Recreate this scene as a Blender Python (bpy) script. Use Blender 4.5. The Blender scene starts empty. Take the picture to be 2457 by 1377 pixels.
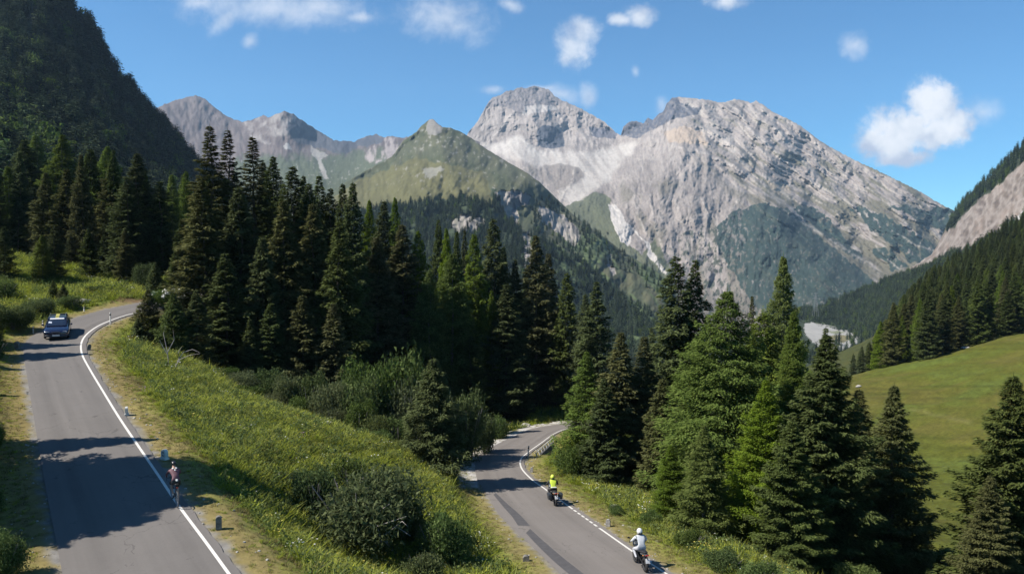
import bpy, bmesh, math, random
import numpy as np
from mathutils import Vector, Matrix, Euler
rnd = random.Random(7)
R_ = math.radians
scene = bpy.context.scene
C = bpy.data.collections.new("place"); scene.collection.children.link(C)

# ------------------------------------------------------------------ camera
FPX = 1900.0; CX0, CY0 = 1228.5, 688.5
PITCH = R_(2.67)
cam_d = bpy.data.cameras.new("camera"); cam = bpy.data.objects.new("camera", cam_d)
scene.collection.objects.link(cam)
cam_d.sensor_width = 36.0; cam_d.lens = 36.0*FPX/2457.0
cam_d.clip_start = 0.5; cam_d.clip_end = 60000
cam.location = (0, 0, 0); cam.rotation_euler = (math.pi/2-PITCH, 0, 0)
scene.camera = cam

# ------------------------------------------------------------------ light
SUN_EL, SUN_AZ = 47.0, -103.0          # azimuth of the sun measured from +Y towards +X (it stands on the left)
sd = Vector((math.sin(R_(SUN_AZ))*math.cos(R_(SUN_EL)), math.cos(R_(SUN_AZ))*math.cos(R_(SUN_EL)), math.sin(R_(SUN_EL))))
sl = bpy.data.lights.new("sun", 'SUN'); sl.energy = 5.0; sl.angle = R_(0.5); sl.color = (1.0, 0.94, 0.86)
so = bpy.data.objects.new("sun", sl); scene.collection.objects.link(so)
so.rotation_euler = sd.to_track_quat('Z', 'Y').to_euler(); so.location = (-300, 40, 400)
scene.view_settings.view_transform = 'Standard'; scene.view_settings.look = 'None'
scene.view_settings.gamma = 1; scene.view_settings.exposure = 0.90
scene.cycles.use_denoising = True
scene.cycles.max_bounces = 4; scene.cycles.diffuse_bounces = 2; scene.cycles.glossy_bounces = 2
scene.cycles.transmission_bounces = 2; scene.cycles.volume_bounces = 0; scene.cycles.transparent_max_bounces = 4
scene.cycles.sample_clamp_indirect = 4

world = bpy.data.worlds.new("World"); scene.world = world; world.use_nodes = True
class NT:
    """small helper for node trees"""
    def __init__(s, tree): s.t = tree; s.n = tree.nodes; s.l = tree.links
    def new(s, ty, **k):
        n = s.n.new(ty)
        for a, b in k.items(): setattr(n, a, b)
        return n
    def sock(s, inp, v):
        if hasattr(v, 'is_linked') or isinstance(v, bpy.types.NodeSocket): s.l.new(v, inp)
        else: inp.default_value = v
    def m(s, op, a, b=0.0, c=0.0, clamp=False):
        n = s.new('ShaderNodeMath', operation=op, use_clamp=clamp)
        s.sock(n.inputs[0], a); s.sock(n.inputs[1], b)
        if op in ('MULTIPLY_ADD', 'SMOOTH_MIN', 'SMOOTH_MAX', 'COMPARE'): s.sock(n.inputs[2], c)
        return n.outputs[0]
    def mix(s, f, a, b, blend='MIX'):
        n = s.new('ShaderNodeMixRGB', blend_type=blend)
        s.sock(n.inputs[0], f)
        for i, v in ((1, a), (2, b)):
            if isinstance(v, tuple): n.inputs[i].default_value = (*v[:3], 1)
            else: s.sock(n.inputs[i], v)
        return n.outputs[0]
    def ramp(s, f, stops, interp='LINEAR'):
        n = s.new('ShaderNodeValToRGB'); s.sock(n.inputs[0], f); n.color_ramp.interpolation = interp
        e = n.color_ramp.elements
        while len(e) < len(stops): e.new(0.5)
        for q, (p, c) in zip(e, stops):
            q.position = p; q.color = (*c, 1) if isinstance(c, tuple) else (c, c, c, 1)
        return n.outputs[0]
    def noise(s, vec, scale, detail=4, rough=.55, dist=0.0):
        n = s.new('ShaderNodeTexNoise'); n.inputs['Scale'].default_value = scale
        n.inputs['Detail'].default_value = detail; n.inputs['Roughness'].default_value = rough
        n.inputs['Distortion'].default_value = dist
        if vec is not None: s.l.new(vec, n.inputs['Vector'])
        return n.outputs['Fac']

def lin(r, g, b):
    f = lambda c: (c/255/12.92) if c/255 <= .04045 else ((c/255+.055)/1.055)**2.4
    return (f(r), f(g), f(b))

# ---- pixel <-> world
cp, sp_ = math.cos(PITCH), math.sin(PITCH)
def kxs(px, py):
    cx = (px-CX0)/FPX; cy = -(py-CY0)/FPX
    yc = cp+cy*sp_
    return cx/yc, (-sp_+cy*cp)/yc          # x/y and z/y of the ray
def PT(px, py, d):
    a, b = kxs(px, py); return (a*d, d, b*d)
def pix(x, y, z):
    f = y*cp - z*sp_; u = y*sp_ + z*cp
    return CX0+FPX*x/f, CY0-FPX*u/f

# clouds and sky in the world
w = NT(world.node_tree); w.n.clear()
sky = w.new('ShaderNodeTexSky', sky_type='NISHITA'); sky.sun_disc = False
sky.sun_elevation = R_(SUN_EL); sky.sun_rotation = R_(SUN_AZ); sky.altitude = 1800
sky.air_density = 1.0; sky.dust_density = 0.3; sky.ozone_density = 3.0
tc = w.new('ShaderNodeTexCoord'); sx = w.new('ShaderNodeSeparateXYZ'); w.l.new(tc.outputs['Generated'], sx.inputs[0])
yy = w.m('MAXIMUM', sx.outputs[1], 0.02)
X = w.m('DIVIDE', sx.outputs[0], yy); Z = w.m('DIVIDE', sx.outputs[2], yy)
cb = w.new('ShaderNodeCombineXYZ'); w.l.new(X, cb.inputs[0]); w.l.new(Z, cb.inputs[1])
n1 = w.noise(cb.outputs[0], 16, 10, .68, .3); n2 = w.noise(cb.outputs[0], 60, 8, .68)
nz = w.m('MULTIPLY_ADD', w.m('SUBTRACT', n1, .5), 1.9, w.m('MULTIPLY', w.m('SUBTRACT', n2, .5), .7))
def cloud_layer(blobs, strength, soft, nk=1.0):
    acc = None
    for (px, py, rx, ry, ang) in blobs:
        a, b = kxs(px, py); rx *= 1.25/FPX; ry *= 1.25/FPX
        dx = w.m('SUBTRACT', X, a); dz = w.m('SUBTRACT', Z, b)
        ca, sa = math.cos(R_(ang)), math.sin(R_(ang))
        u = w.m('MULTIPLY_ADD', dx, ca/rx, w.m('MULTIPLY', dz, sa/rx))
        v = w.m('MULTIPLY_ADD', dx, -sa/ry, w.m('MULTIPLY', dz, ca/ry))
        d = w.m('SQRT', w.m('MULTIPLY_ADD', u, u, w.m('MULTIPLY', v, v)))
        f = w.m('SUBTRACT', 1.0, d)
        acc = f if acc is None else w.m('SMOOTH_MAX', acc, f, .15)
    a = w.m('MULTIPLY_ADD', nz, nk, acc)
    mr = w.new('ShaderNodeMapRange', interpolation_type='SMOOTHSTEP'); w.l.new(a, mr.inputs[0])
    mr.inputs[1].default_value = 0.0; mr.inputs[2].default_value = soft
    mr.inputs[3].default_value = 0; mr.inputs[4].default_value = strength
    keep = w.m('MULTIPLY_ADD', acc, 2.2, 1.0, clamp=True)
    return w.m('MULTIPLY', mr.outputs[0], keep)
solid = cloud_layer([(2235, 262, 75, 58, -20), (2180, 305, 95, 62, 10), (2140, 345, 90, 48, 15), (2265, 310, 95, 48, 15), (2160, 380, 80, 22, 5)], .97, .62)
mid = cloud_layer([(1392, 75, 48, 42, 10), (1375, 115, 48, 48, 50), (1355, 140, 30, 25, 20), (1535, 38, 36, 26, 0), (1490, 48, 32, 16, 0), (1745, 5, 52, 22, 0)], .78, .95)
wisp = cloud_layer([(600, 15, 130, 50, -5), (760, 18, 110, 40, -8), (860, 42, 45, 18, 0), (545, 45, 50, 25, 40), (1040, 28, 50, 34, -30), (1095, 65, 70, 28, 0), (1225, 12, 34, 16, -20), (600, 100, 20, 24, -50),
                    (2048, 112, 40, 34, 0), (1340, 225, 55, 22, -15), (1410, 232, 22, 30, 0), (1180, 216, 30, 12, 0), (1590, 255, 20, 26, 0), (2360, 270, 60, 40, 0), (1525, 172, 14, 18, 0), (1305, 212, 60, 10, 0), (660, 22, 250, 46, -4), (480, 8, 60, 22, 0), (1070, 45, 120, 60, -10)], .55, 1.1, .9)
al = w.m('MAXIMUM', w.m('MAXIMUM', solid, mid), wisp, clamp=True)
shade = w.noise(cb.outputs[0], 22, 4, .5)
ccol = w.ramp(shade, [(.36, (5.2, 5.8, 7.2)), (.5, (8.4, 8.7, 9.2)), (.62, (10.0, 10.0, 10.2))])
tint = w.mix(1.0, sky.outputs[0], (0.60, 1.12, 1.36), 'MULTIPLY')
colr = w.mix(al, tint, ccol)
bg = w.new('ShaderNodeBackground'); w.l.new(colr, bg.inputs[0]); bg.inputs[1].default_value = 0.058
wo = w.new('ShaderNodeOutputWorld'); w.l.new(bg.outputs[0], wo.inputs[0])

# ------------------------------------------------------------------ numeric helpers
def _hash(ix, iy, seed):
    h = (ix.astype(np.int64)*374761393 + iy.astype(np.int64)*668265263 + seed*1442695041) & 0xFFFFFFFF
    h = ((h ^ (h >> 13))*1274126177) & 0xFFFFFFFF
    return ((h ^ (h >> 16)) & 0xFFFF)/65535.0
def pn(x, y, seed=0):
    x = np.asarray(x, float); y = np.asarray(y, float)
    ix = np.floor(x); iy = np.floor(y); fx = x-ix; fy = y-iy
    def g(ax, ay):
        a = _hash(ix+ax, iy+ay, seed)*2*np.pi
        return np.cos(a)*(fx-ax)+np.sin(a)*(fy-ay)
    u = fx*fx*fx*(fx*(fx*6-15)+10); v = fy*fy*fy*(fy*(fy*6-15)+10)
    return ((g(0, 0)*(1-u)+g(1, 0)*u)*(1-v)+(g(0, 1)*(1-u)+g(1, 1)*u)*v)*1.5
def fbm(x, y, o=5, seed=0, rough=.5):
    s = 0; a = 1.0; t = 0
    for i in range(o):
        s = s+a*pn(x*2**i+17.3*i, y*2**i-9.1*i, seed+i); t += a; a *= rough
    return s/t
def ridged(x, y, o=5, seed=0, rough=.55):
    s = 0; a = 1.0; t = 0
    for i in range(o):
        s = s+a*(1-np.abs(pn(x*2**i+7.7*i, y*2**i+3.1*i, seed+i))*1.6); t += a; a *= rough
    return s/t
def sstep(a, b, x):
    t = np.clip((x-a)/(b-a), 0, 1); return t*t*(3-2*t)
class TPS:
    def __init__(s, P, v, reg=1e-6):
        s.P = np.asarray(P, float); n = len(s.P)
        A = np.zeros((n+3, n+3)); A[:n, :n] = s.k(s.P, s.P)+np.eye(n)*reg
        A[:n, n] = 1; A[:n, n+1:] = s.P; A[n, :n] = 1; A[n+1:, :n] = s.P.T
        s.w = np.linalg.solve(A, np.concatenate([np.asarray(v, float), np.zeros(3)]))
    def k(s, A, B):
        d2 = ((A[:, None, :]-B[None, :, :])**2).sum(-1)
        return .5*d2*np.log(d2+1e-12)
    def __call__(s, x, y):
        x = np.asarray(x, float); sh = x.shape
        Q = np.stack([x.ravel(), np.asarray(y, float).ravel()], 1); out = np.empty(len(Q)); n = len(s.P)
        for i in range(0, len(Q), 20000):
            q = Q[i:i+20000]
            out[i:i+20000] = s.k(q, s.P)@s.w[:n]+s.w[n]+q@s.w[n+1:]
        return out.reshape(sh)
def pip(x, y, poly):
    r = np.zeros(np.shape(x), bool); n = len(poly)
    for i in range(n):
        x1, y1 = poly[i]; x2, y2 = poly[(i+1) % n]
        if y1 == y2: continue
        c = ((y1 > y) != (y2 > y)) & (x < (x2-x1)*(y-y1)/(y2-y1)+x1)
        r ^= c
    return r
def interp(u, pts):
    p = sorted(pts); return np.interp(u, [a for a, b in p], [b for a, b in p])

# ------------------------------------------------------------------ object helpers
def tag(o, label=None, cat=None, group=None, kind=None):
    if label: o['label'] = label
    if cat: o['category'] = cat
    if group: o['group'] = group
    if kind: o['kind'] = kind
    return o
def link(name, me, mats=None, parent=None, loc=None, rot=None):
    o = bpy.data.objects.new(name, me); C.objects.link(o)
    if me is not None and mats is not None:
        for m_ in (mats if isinstance(mats, (list, tuple)) else [mats]): me.materials.append(m_)
    if parent is not None: o.parent = parent
    if loc is not None: o.location = loc
    if rot is not None: o.rotation_euler = rot
    return o
def empty(name, loc=(0, 0, 0), rz=0, rx=0, ry=0):
    o = bpy.data.objects.new(name, None); C.objects.link(o)
    o.location = loc; o.rotation_euler = (rx, ry, rz); o.empty_display_size = .3
    return o
def mesh_np(name, V, F, smooth=False, attrs=None, cols=None):
    """V (n,3), F (m,k) -> mesh"""
    V = np.ascontiguousarray(V, dtype=np.float32); F = np.ascontiguousarray(F, dtype=np.int32)
    me = bpy.data.meshes.new(name); k = F.shape[1]
    me.vertices.add(len(V)); me.vertices.foreach_set('co', V.ravel())
    me.loops.add(F.size); me.loops.foreach_set('vertex_index', F.ravel())
    me.polygons.add(len(F)); me.polygons.foreach_set('loop_start', np.arange(0, F.size, k, dtype=np.int32))
    me.update(calc_edges=True)
    me.polygons.foreach_set('use_smooth', np.full(len(F), smooth))
    for an, av in (attrs or {}).items():
        a = me.attributes.new(an, 'FLOAT', 'POINT'); a.data.foreach_set('value', np.ascontiguousarray(av, dtype=np.float32))
    if cols is not None:
        a = me.color_attributes.new('col', 'FLOAT_COLOR', 'POINT')
        c = np.ones((len(V), 4), np.float32); c[:, :3] = cols; a.data.foreach_set('color', c.ravel())
    me.update()
    return me
def grid_faces(nr, nc):
    i = np.arange(nr-1)[:, None]*nc+np.arange(nc-1)[None, :]
    return np.stack([i, i+nc, i+nc+1, i+1], -1).reshape(-1, 4)

MATS = {}
ALB = 0.72          # real surfaces under a bright sun: one factor on every base colour
def mat(name, col, rough=.6, metal=0.0, spec=.5, emit=None, noise=None, bump=None, coat=0.0):
    if name in MATS: return MATS[name]
    col = tuple(v*ALB for v in col)
    m_ = bpy.data.materials.new(name); m_.use_nodes = True; t = NT(m_.node_tree)
    p = t.n['Principled BSDF']
    p.inputs['Base Color'].default_value = (*col, 1); p.inputs['Roughness'].default_value = rough
    p.inputs['Metallic'].default_value = metal; p.inputs['Specular IOR Level'].default_value = spec
    p.inputs['Coat Weight'].default_value = coat
    if noise:
        tcn = t.new('ShaderNodeTexCoord'); f = t.noise(tcn.outputs['Object'], noise[0], 5, .6)
        c = t.ramp(f, [(.3, tuple(v*noise[1] for v in col)), (.7, tuple(min(1, v*noise[2]) for v in col))])
        t.l.new(c, p.inputs['Base Color'])
        if bump:
            b = t.new('ShaderNodeBump'); b.inputs['Strength'].default_value = bump; b.inputs['Distance'].default_value = .02
            t.l.new(f, b.inputs['Height']); t.l.new(b.outputs[0], p.inputs['Normal'])
    MATS[name] = m_
    return m_
def foliage_mat(name, dark, midc, light, trans=.25, var=.35):
    m_ = bpy.data.materials.new(name); m_.use_nodes = True; t = NT(m_.node_tree); t.n.clear()
    at = t.new('ShaderNodeAttribute', attribute_name='tint'); oi = t.new('ShaderNodeObjectInfo')
    c = t.ramp(at.outputs['Fac'], [(0, dark), (.5, midc), (1, light)])
    hs = t.new('ShaderNodeHueSaturation'); t.l.new(c, hs.inputs['Color'])
    t.l.new(t.m('MULTIPLY', t.m('MULTIPLY_ADD', oi.outputs['Random'], var, 1-var*.5), ALB), hs.inputs['Value'])
    r2 = t.m('FRACT', t.m('MULTIPLY', oi.outputs['Random'], 17.31))
    t.l.new(t.m('MULTIPLY_ADD', r2, .022, .489), hs.inputs['Hue'])
    r3 = t.m('FRACT', t.m('MULTIPLY', oi.outputs['Random'], 7.77))
    t.l.new(t.m('MULTIPLY_ADD', r3, .25, .8), hs.inputs['Saturation'])
    d = t.new('ShaderNodeBsdfDiffuse'); tr = t.new('ShaderNodeBsdfTranslucent'); mx = t.new('ShaderNodeMixShader')
    t.l.new(hs.outputs[0], d.inputs[0]); t.l.new(hs.outputs[0], tr.inputs[0]); mx.inputs[0].default_value = trans
    t.l.new(d.outputs[0], mx.inputs[1]); t.l.new(tr.outputs[0], mx.inputs[2])
    o = t.new('ShaderNodeOutputMaterial'); t.l.new(mx.outputs[0], o.inputs[0])
    return m_
def land_mat(name, scale=.5, amp=.25, bump=.3, bdist=.3, rough=.95, scale2=None):
    """base colour from the sheet's own colour attribute, broken up by noise"""
    m_ = bpy.data.materials.new(name); m_.use_nodes = True; t = NT(m_.node_tree)
    p = t.n['Principled BSDF']; p.inputs['Roughness'].default_value = rough; p.inputs['Specular IOR Level'].default_value = .15
    at = t.new('ShaderNodeAttribute', attribute_name='col'); tcn = t.new('ShaderNodeTexCoord')
    f = t.noise(tcn.outputs['Object'], scale, 8, .65)
    f2 = t.noise(tcn.outputs['Object'], scale2 or scale*.13, 4, .6)
    g = t.m('MULTIPLY_ADD', t.m('SUBTRACT', f, .5), amp*4, t.m('MULTIPLY_ADD', t.m('SUBTRACT', f2, .5), amp*2, 1.0))
    mul = t.new('ShaderNodeVectorMath', operation='SCALE'); t.l.new(at.outputs['Color'], mul.inputs[0]); t.l.new(t.m('MULTIPLY', g, ALB), mul.inputs['Scale'])
    t.l.new(mul.outputs[0], p.inputs['Base Color'])
    b = t.new('ShaderNodeBump'); b.inputs['Strength'].default_value = bump; b.inputs['Distance'].default_value = bdist
    t.l.new(f, b.inputs['Height']); t.l.new(b.outputs[0], p.inputs['Normal'])
    return m_
HAZE = 4.2e-5
# ------------------------------------------------------------------ roads: depth model and outlines
def s_of(px, py): return -kxs(px, py)[1]
def up_pt(px, py):
    s = s_of(px, py); y = 14.0/(s+.113); return (kxs(px, py)[0]*y, y, -s*y)
def lo_pt(px, py):
    s = s_of(px, py); y = 11.05/(s-.093); return (kxs(px, py)[0]*y, y, -s*y)
UPPER = [((190, 1650), (765, 1650)), ((172, 1500), (640, 1500)), ((150, 1377), (550, 1377)), ((135, 1300), (494, 1300)), ((117, 1210), (427, 1210)), ((104, 1140), (380, 1140)),
         ((92, 1070), (332, 1070)), ((81, 1000), (285, 1000)), ((70, 935), (245, 935)), ((62, 885), (215, 885)), ((57, 850), (197, 850)),
         ((60, 824), (195, 824)), ((82, 803), (207, 803)), ((122, 783), (232, 784)), ((172, 765), (262, 770)), ((250, 743), (300, 757)),
         ((330, 727), (345, 747)), ((440, 707), (450, 727)), ((600, 690), (606, 706))]
LOWER = [((1620, 1620), (2010, 1620)), ((1480, 1500), (1790, 1500)), ((1350, 1377), (1601, 1377)), ((1300, 1327), (1525, 1327)), ((1250, 1281), (1459, 1281)), ((1201, 1233), (1391, 1233)),
         ((1178, 1196), (1340, 1196)), ((1163, 1172), (1307, 1172)), ((1148, 1148), (1274, 1148)), ((1143, 1120), (1251, 1122)),
         ((1150, 1095), (1250, 1101)), ((1185, 1070), (1268, 1084)), ((1231, 1048), (1300, 1061)), ((1275, 1029), (1330, 1040)),
         ((1335, 1018), (1362, 1028)), ((1420, 1008), (1425, 1019)), ((1540, 1000), (1542, 1010))]
def catmull(P, n=10):
    P = np.asarray(P, float); out = []
    Q = np.vstack([2*P[0]-P[1], P, 2*P[-1]-P[-2]])
    for i in range(1, len(Q)-2):
        p0, p1, p2, p3 = Q[i-1:i+3]
        for t in np.linspace(0, 1, n, endpoint=False):
            out.append(.5*((2*p1)+(-p0+p2)*t+(2*p0-5*p1+4*p2-p3)*t*t+(-p0+3*p1-3*p2+p3)*t**3))
    out.append(P[-1]); return np.array(out)
UL = catmull([up_pt(*a) for a, b in UPPER]); UR = catmull([up_pt(*b) for a, b in UPPER])
LL = catmull([lo_pt(*a) for a, b in LOWER]); LR = catmull([lo_pt(*b) for a, b in LOWER])
def zu(y): return -(14.0-.113*y)
def zl(y): return -(11.05+.093*y)
for A in (UL, UR): A[:, 2] = zu(A[:, 1])
for A in (LL, LR): A[:, 2] = zl(A[:, 1])
UC, UH = (UL+UR)/2, np.linalg.norm(UL-UR, axis=1)/2
LC, LH = (LL+LR)/2, np.linalg.norm(LL-LR, axis=1)/2
def offset(B, A, m):
    n = B-A; n[:, 2] = 0; n /= np.linalg.norm(n, axis=1)[:, None]; return B+n*np.asarray(m).reshape(-1, 1)
def densify(P, st=.25):
    out = []
    for a, b in zip(P[:-1], P[1:]):
        k = max(1, int(np.linalg.norm(b-a)/st)); out += [a+(b-a)*t for t in np.linspace(0, 1, k, endpoint=False)]
    return np.array(out+[P[-1]])
def outline(A, B, ea, eb):
    A2 = offset(A, B, ea)[:, :2]; B2 = offset(B, A, eb)[:, :2]
    return np.concatenate([densify(A2), densify(B2[::-1])]), np.concatenate([A2, B2[::-1]])
OUT_U = outline(UL, UR, 0.0, .40); OUT_L = outline(LL, LR, .1, .30)
def road_dist(x, y, Cc, Hh=None):
    """signed distance to a road's edge"""
    E_p, poly = OUT_U if Cc is UC else OUT_L
    x = np.asarray(x, float).ravel(); y = np.asarray(y, float).ravel(); d = np.empty(len(x))
    P_ = E_p[::2]
    for i in range(0, len(x), 20000):
        D = (x[i:i+20000, None]-P_[None, :, 0])**2+(y[i:i+20000, None]-P_[None, :, 1])**2; d[i:i+20000] = np.sqrt(D.min(1))
    ins = pip(x, y, [tuple(q) for q in poly]); return np.where(ins, -d, d), None

# ------------------------------------------------------------------ near ground
G = []
for (A, B, f, n1_) in ((UL, UR, zu, 6), (LL, LR, zl, 6)):
    for i in range(0, len(A), n1_):
        n = (B[i]-A[i]); n = n/np.linalg.norm(n)
        G.append(tuple(A[i])); G.append(tuple(B[i]+n*.6))
def g(px, py, d): G.append(PT(px, py, d))
# crest of the grass slope between the roads
for q in [(390, 840, 67), (500, 900, 61), (600, 955, 58.5), (700, 1000, 56), (850, 1045, 54), (1000, 1110, 52), (1100, 1155, 51.5)]: g(*q)
for q in [(700, 1200, 38), (850, 1200, 41), (1000, 1250, 41), (900, 1377, 34.5), (1150, 1377, 35), (620, 1050, 44), (800, 1100, 45)]: g(*q)
for q in [(-22, 18, -9.6), (-25, 30, -9.6), (-27, 42, -8.4), (-34, 55, -6.4), (-44, 68, -5), (-60, 90, 0), (-40, 20, -6), (-90, 60, 8), (-60, 40, 1), (-12, 10, -13), (10, 12, -13.5), (30, 12, -13),
          (-8, 68, -18.5), (-15, 74, -17.5), (-26, 80, -15), (-36, 84, -11), (-12, 85, -19.5), (-1.5, 72, -18), (-3, 90, -19.6), (4, 100, -19.2), (12, 112, -19.8), (-40, 110, -10), (-22, 115, -16), (0, 130, -22), (-10, 150, -22), (-30, 160, -16),
          (40, 150, -32), (18, 150, -27), (14, 60, -18.5), (20, 54, -20.5), (28, 62, -25), (20, 36, -17), (26, 28, -16), (35, 45, -24), (36, 70, -27), (22, 82, -24), (32, 100, -28), (50, 150, -33),
          (87, 200, -31.7), (123, 190, -20), (160, 150, -6), (62, 110, -29), (76, 115, -24.5), (110, 110, -11), (60, 62, -23), (90, 75, -12), (46, 42, -23), (50, 80, -27.5), (60, 30, -18),
          (90, 228, -42), (130, 226, -29), (172, 215, -12), (55, 235, -48), (150, 262, -24), (90, 290, -60), (210, 250, 4), (40, 300, -70), (0, 260, -48), (0, 330, -60)]: G.append(q)
for q in [(0, 745, 73), (150, 700, 85), (250, 688, 88), (330, 683, 83), (430, 690, 92), (560, 690, 100), (100, 650, 120), (300, 650, 125), (500, 655, 135), (0, 640, 110),
          (0, 585, 240), (300, 610, 260), (600, 650, 280), (0, 610, 170), (300, 630, 180), (700, 700, 200), (900, 720, 270)]: g(*q)
G = np.array(G)
_tps = TPS(G[:, :2]/60., G[:, 2], reg=2e-3)
_a, _b = Vector(lo_pt(1280, 1090)), Vector(lo_pt(1318, 1056)); _n = Vector(((_b-_a).y, -(_b-_a).x, 0)).normalized()
BRG = (_a+_b)/2+_n*1.9           # the small gully under the bridge railing
def ground_z(x, y, rough=True):
    x = np.atleast_1d(np.asarray(x, float)); y = np.atleast_1d(np.asarray(y, float)); sh = np.broadcast(x, y).shape
    x = np.broadcast_to(x, sh).ravel(); y = np.broadcast_to(y, sh).ravel()
    z = _tps(x/60., y/60.)
    d1, _ = road_dist(x, y, UC, UH+.35); d2, _ = road_dist(x, y, LC, LH+.25)
    dm = np.minimum(d1, d2)
    if rough:
        z = z + (fbm(x*.09, y*.09, 4, 3)*.9 + fbm(x*.7, y*.7, 3, 9)*.16)*sstep(.6, 5, dm)
    w1 = 1-sstep(.25, 3.2, d1); w2 = 1-sstep(.2, 2.6, d2)
    z = z*(1-w1)+(zu(y)-.05)*w1
    z = z*(1-w2)+(zl(y)-.05)*w2
    r2 = ((x-BRG[0])**2+(y-BRG[1])**2)/2.0**2
    z = z-2.4*np.exp(-r2)*sstep(.45, 1.2, d2)
    return z.reshape(sh)
def gz(x, y): return float(ground_z(x, y)[0])
def hit(px, py, d0=20., d1=330.):
    a, b = kxs(px, py); d = np.geomspace(d0, d1, 500)
    f = b*d-ground_z(a*d, d)
    j = np.argmax(f < 0)
    if j == 0: return Vector((a*d1, d1, b*d1))
    t = f[j-1]/(f[j-1]-f[j]); dd = d[j-1]+t*(d[j]-d[j-1])
    return Vector((a*dd, dd, b*dd))

nr, nc = 380, 460
ys = np.geomspace(9, 340, nr); us = np.linspace(-1.05, 1.0, nc)
Yg = np.repeat(ys[:, None], nc, 1); Xg = us[None, :]*Yg
Zg = ground_z(Xg, Yg)
d1, _ = road_dist(Xg, Yg, UC, UH+.35); d2, _ = road_dist(Xg, Yg, LC, LH+.25)
d1 = d1.reshape(Xg.shape); d2 = d2.reshape(Xg.shape)
PXg, PYg = pix(Xg, Yg, Zg)
nA = fbm(Xg*.25, Yg*.25, 5, 21); nB = fbm(Xg*1.2, Yg*1.2, 4, 31); nC = fbm(Xg*.06, Yg*.06, 4, 41)
def V3(c): return np.array(c)[None, None, :]
def blend(col, c, m_): return col*(1-m_[..., None])+V3(c)*m_[..., None]
col = np.ones(Xg.shape+(3,))*V3((.175, .215, .028))
col = blend(col, (.27, .275, .05), sstep(-.1, .5, nA))
col = blend(col, (.09, .135, .024), sstep(0, .55, -nA+.3*nB))
tan = (.235, .18, .075)
e1 = d1+nB*1.1+nA*.9
col = blend(col, tan, (1-sstep(.8, 2.6, e1))*.9)
lefts = (Xg < UC[60, 0]-2) & (Yg < 52) & (Xg < -14-0*Yg)
col = blend(col, (.20, .155, .055), np.where(lefts, .75*sstep(-.5, .3, nB+.2), 0))
e2 = d2+nB*.9+nA*.8
col = blend(col, (.25, .20, .085), (1-sstep(.5, 2.3, e2))*.9)
col = blend(col, (.23, .22, .205), (1-sstep(.05, .5, d1+nB*.35)))
col = blend(col, (.24, .225, .20), (1-sstep(.05, .4, d2+nB*.25)))
# pale gravel pull-in left of the lower bend and beyond it
grav = pip(PXg+nB*12, PYg+nB*6, [(1125, 1050), (1200, 1052), (1262, 1018), (1360, 1004), (1380, 1012), (1275, 1034), (1235, 1052), (1190, 1075), (1160, 1100), (1150, 1170), (1100, 1170), (1080, 1100)]) & (Yg > 50) & (Yg < 100)
col = blend(col, (.50, .48, .45), grav*(.75+.25*np.sign(nB)))
wash = pip(PXg+nB*10, PYg+nB*8, [(1520, 1240), (1620, 1290), (1800, 1400), (1760, 1400), (1600, 1310), (1500, 1262)]) & (Yg < 60)
col = blend(col, (.42, .40, .36), wash*sstep(.0, .35, nB+nA*.4)*.8)
# bare earth cut on the bank
cut = pip(PXg+nB*10, PYg+nB*5, [(268, 724), (300, 700), (350, 690), (400, 700), (400, 716), (330, 726)]) & (Yg > 70) & (Yg < 95)
col = blend(col, (.16, .10, .055), cut*.85)
# wood floor
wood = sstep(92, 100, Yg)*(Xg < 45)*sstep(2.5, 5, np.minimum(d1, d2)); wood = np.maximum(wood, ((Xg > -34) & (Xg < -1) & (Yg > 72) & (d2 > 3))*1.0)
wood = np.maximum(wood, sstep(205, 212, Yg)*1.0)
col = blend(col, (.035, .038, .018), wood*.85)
# sunny meadow on the right
mead = sstep(.0, 6, (Xg-.34*Yg)-4+nA*3)*(Yg > 48)*(1-sstep(200, 206, Yg+nB*2))*(Xg > 26)
mcol = np.ones(Xg.shape+(3,))*V3((.082, .091, .012))
mcol = blend(mcol, (.100, .094, .018), sstep(-.15, .4, nC+.4*nA+.5*fbm(Xg*.02, PYg*.02, 4, 43)))
mcol = blend(mcol, (.085, .108, .018), sstep(.05, .5, -nC+.25*nB))
strip = np.exp(-((PYg-(985+(PXg-2200)*.22)+6*nA)/4)**2)*((PXg > 2180) & (PXg < 2330))
mcol = blend(mcol, (.15, .14, .05), strip*.45)
strip = np.exp(-((PYg-(905-(PXg-2240)*.13)+5*nA)/4)**2)*((PXg > 2240) & (PXg < 2457))
mcol = blend(mcol, (.08, .10, .02), strip*.5)
tex = ridged(Xg*.10, PYg*.10, 5, 47)-.5
mcol = mcol*(1+.55*tex[..., None]+.25*nB[..., None])
col = col*(1-mead[..., None])+mcol*mead[..., None]
gm = land_mat("ground_mix", 2.2, .34, .5, .12, scale2=.35)
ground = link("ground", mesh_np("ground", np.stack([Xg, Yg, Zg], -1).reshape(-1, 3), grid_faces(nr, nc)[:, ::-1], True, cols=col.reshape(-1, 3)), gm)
tag(ground, "grassy mountainside around the two roads", kind='structure')

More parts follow.
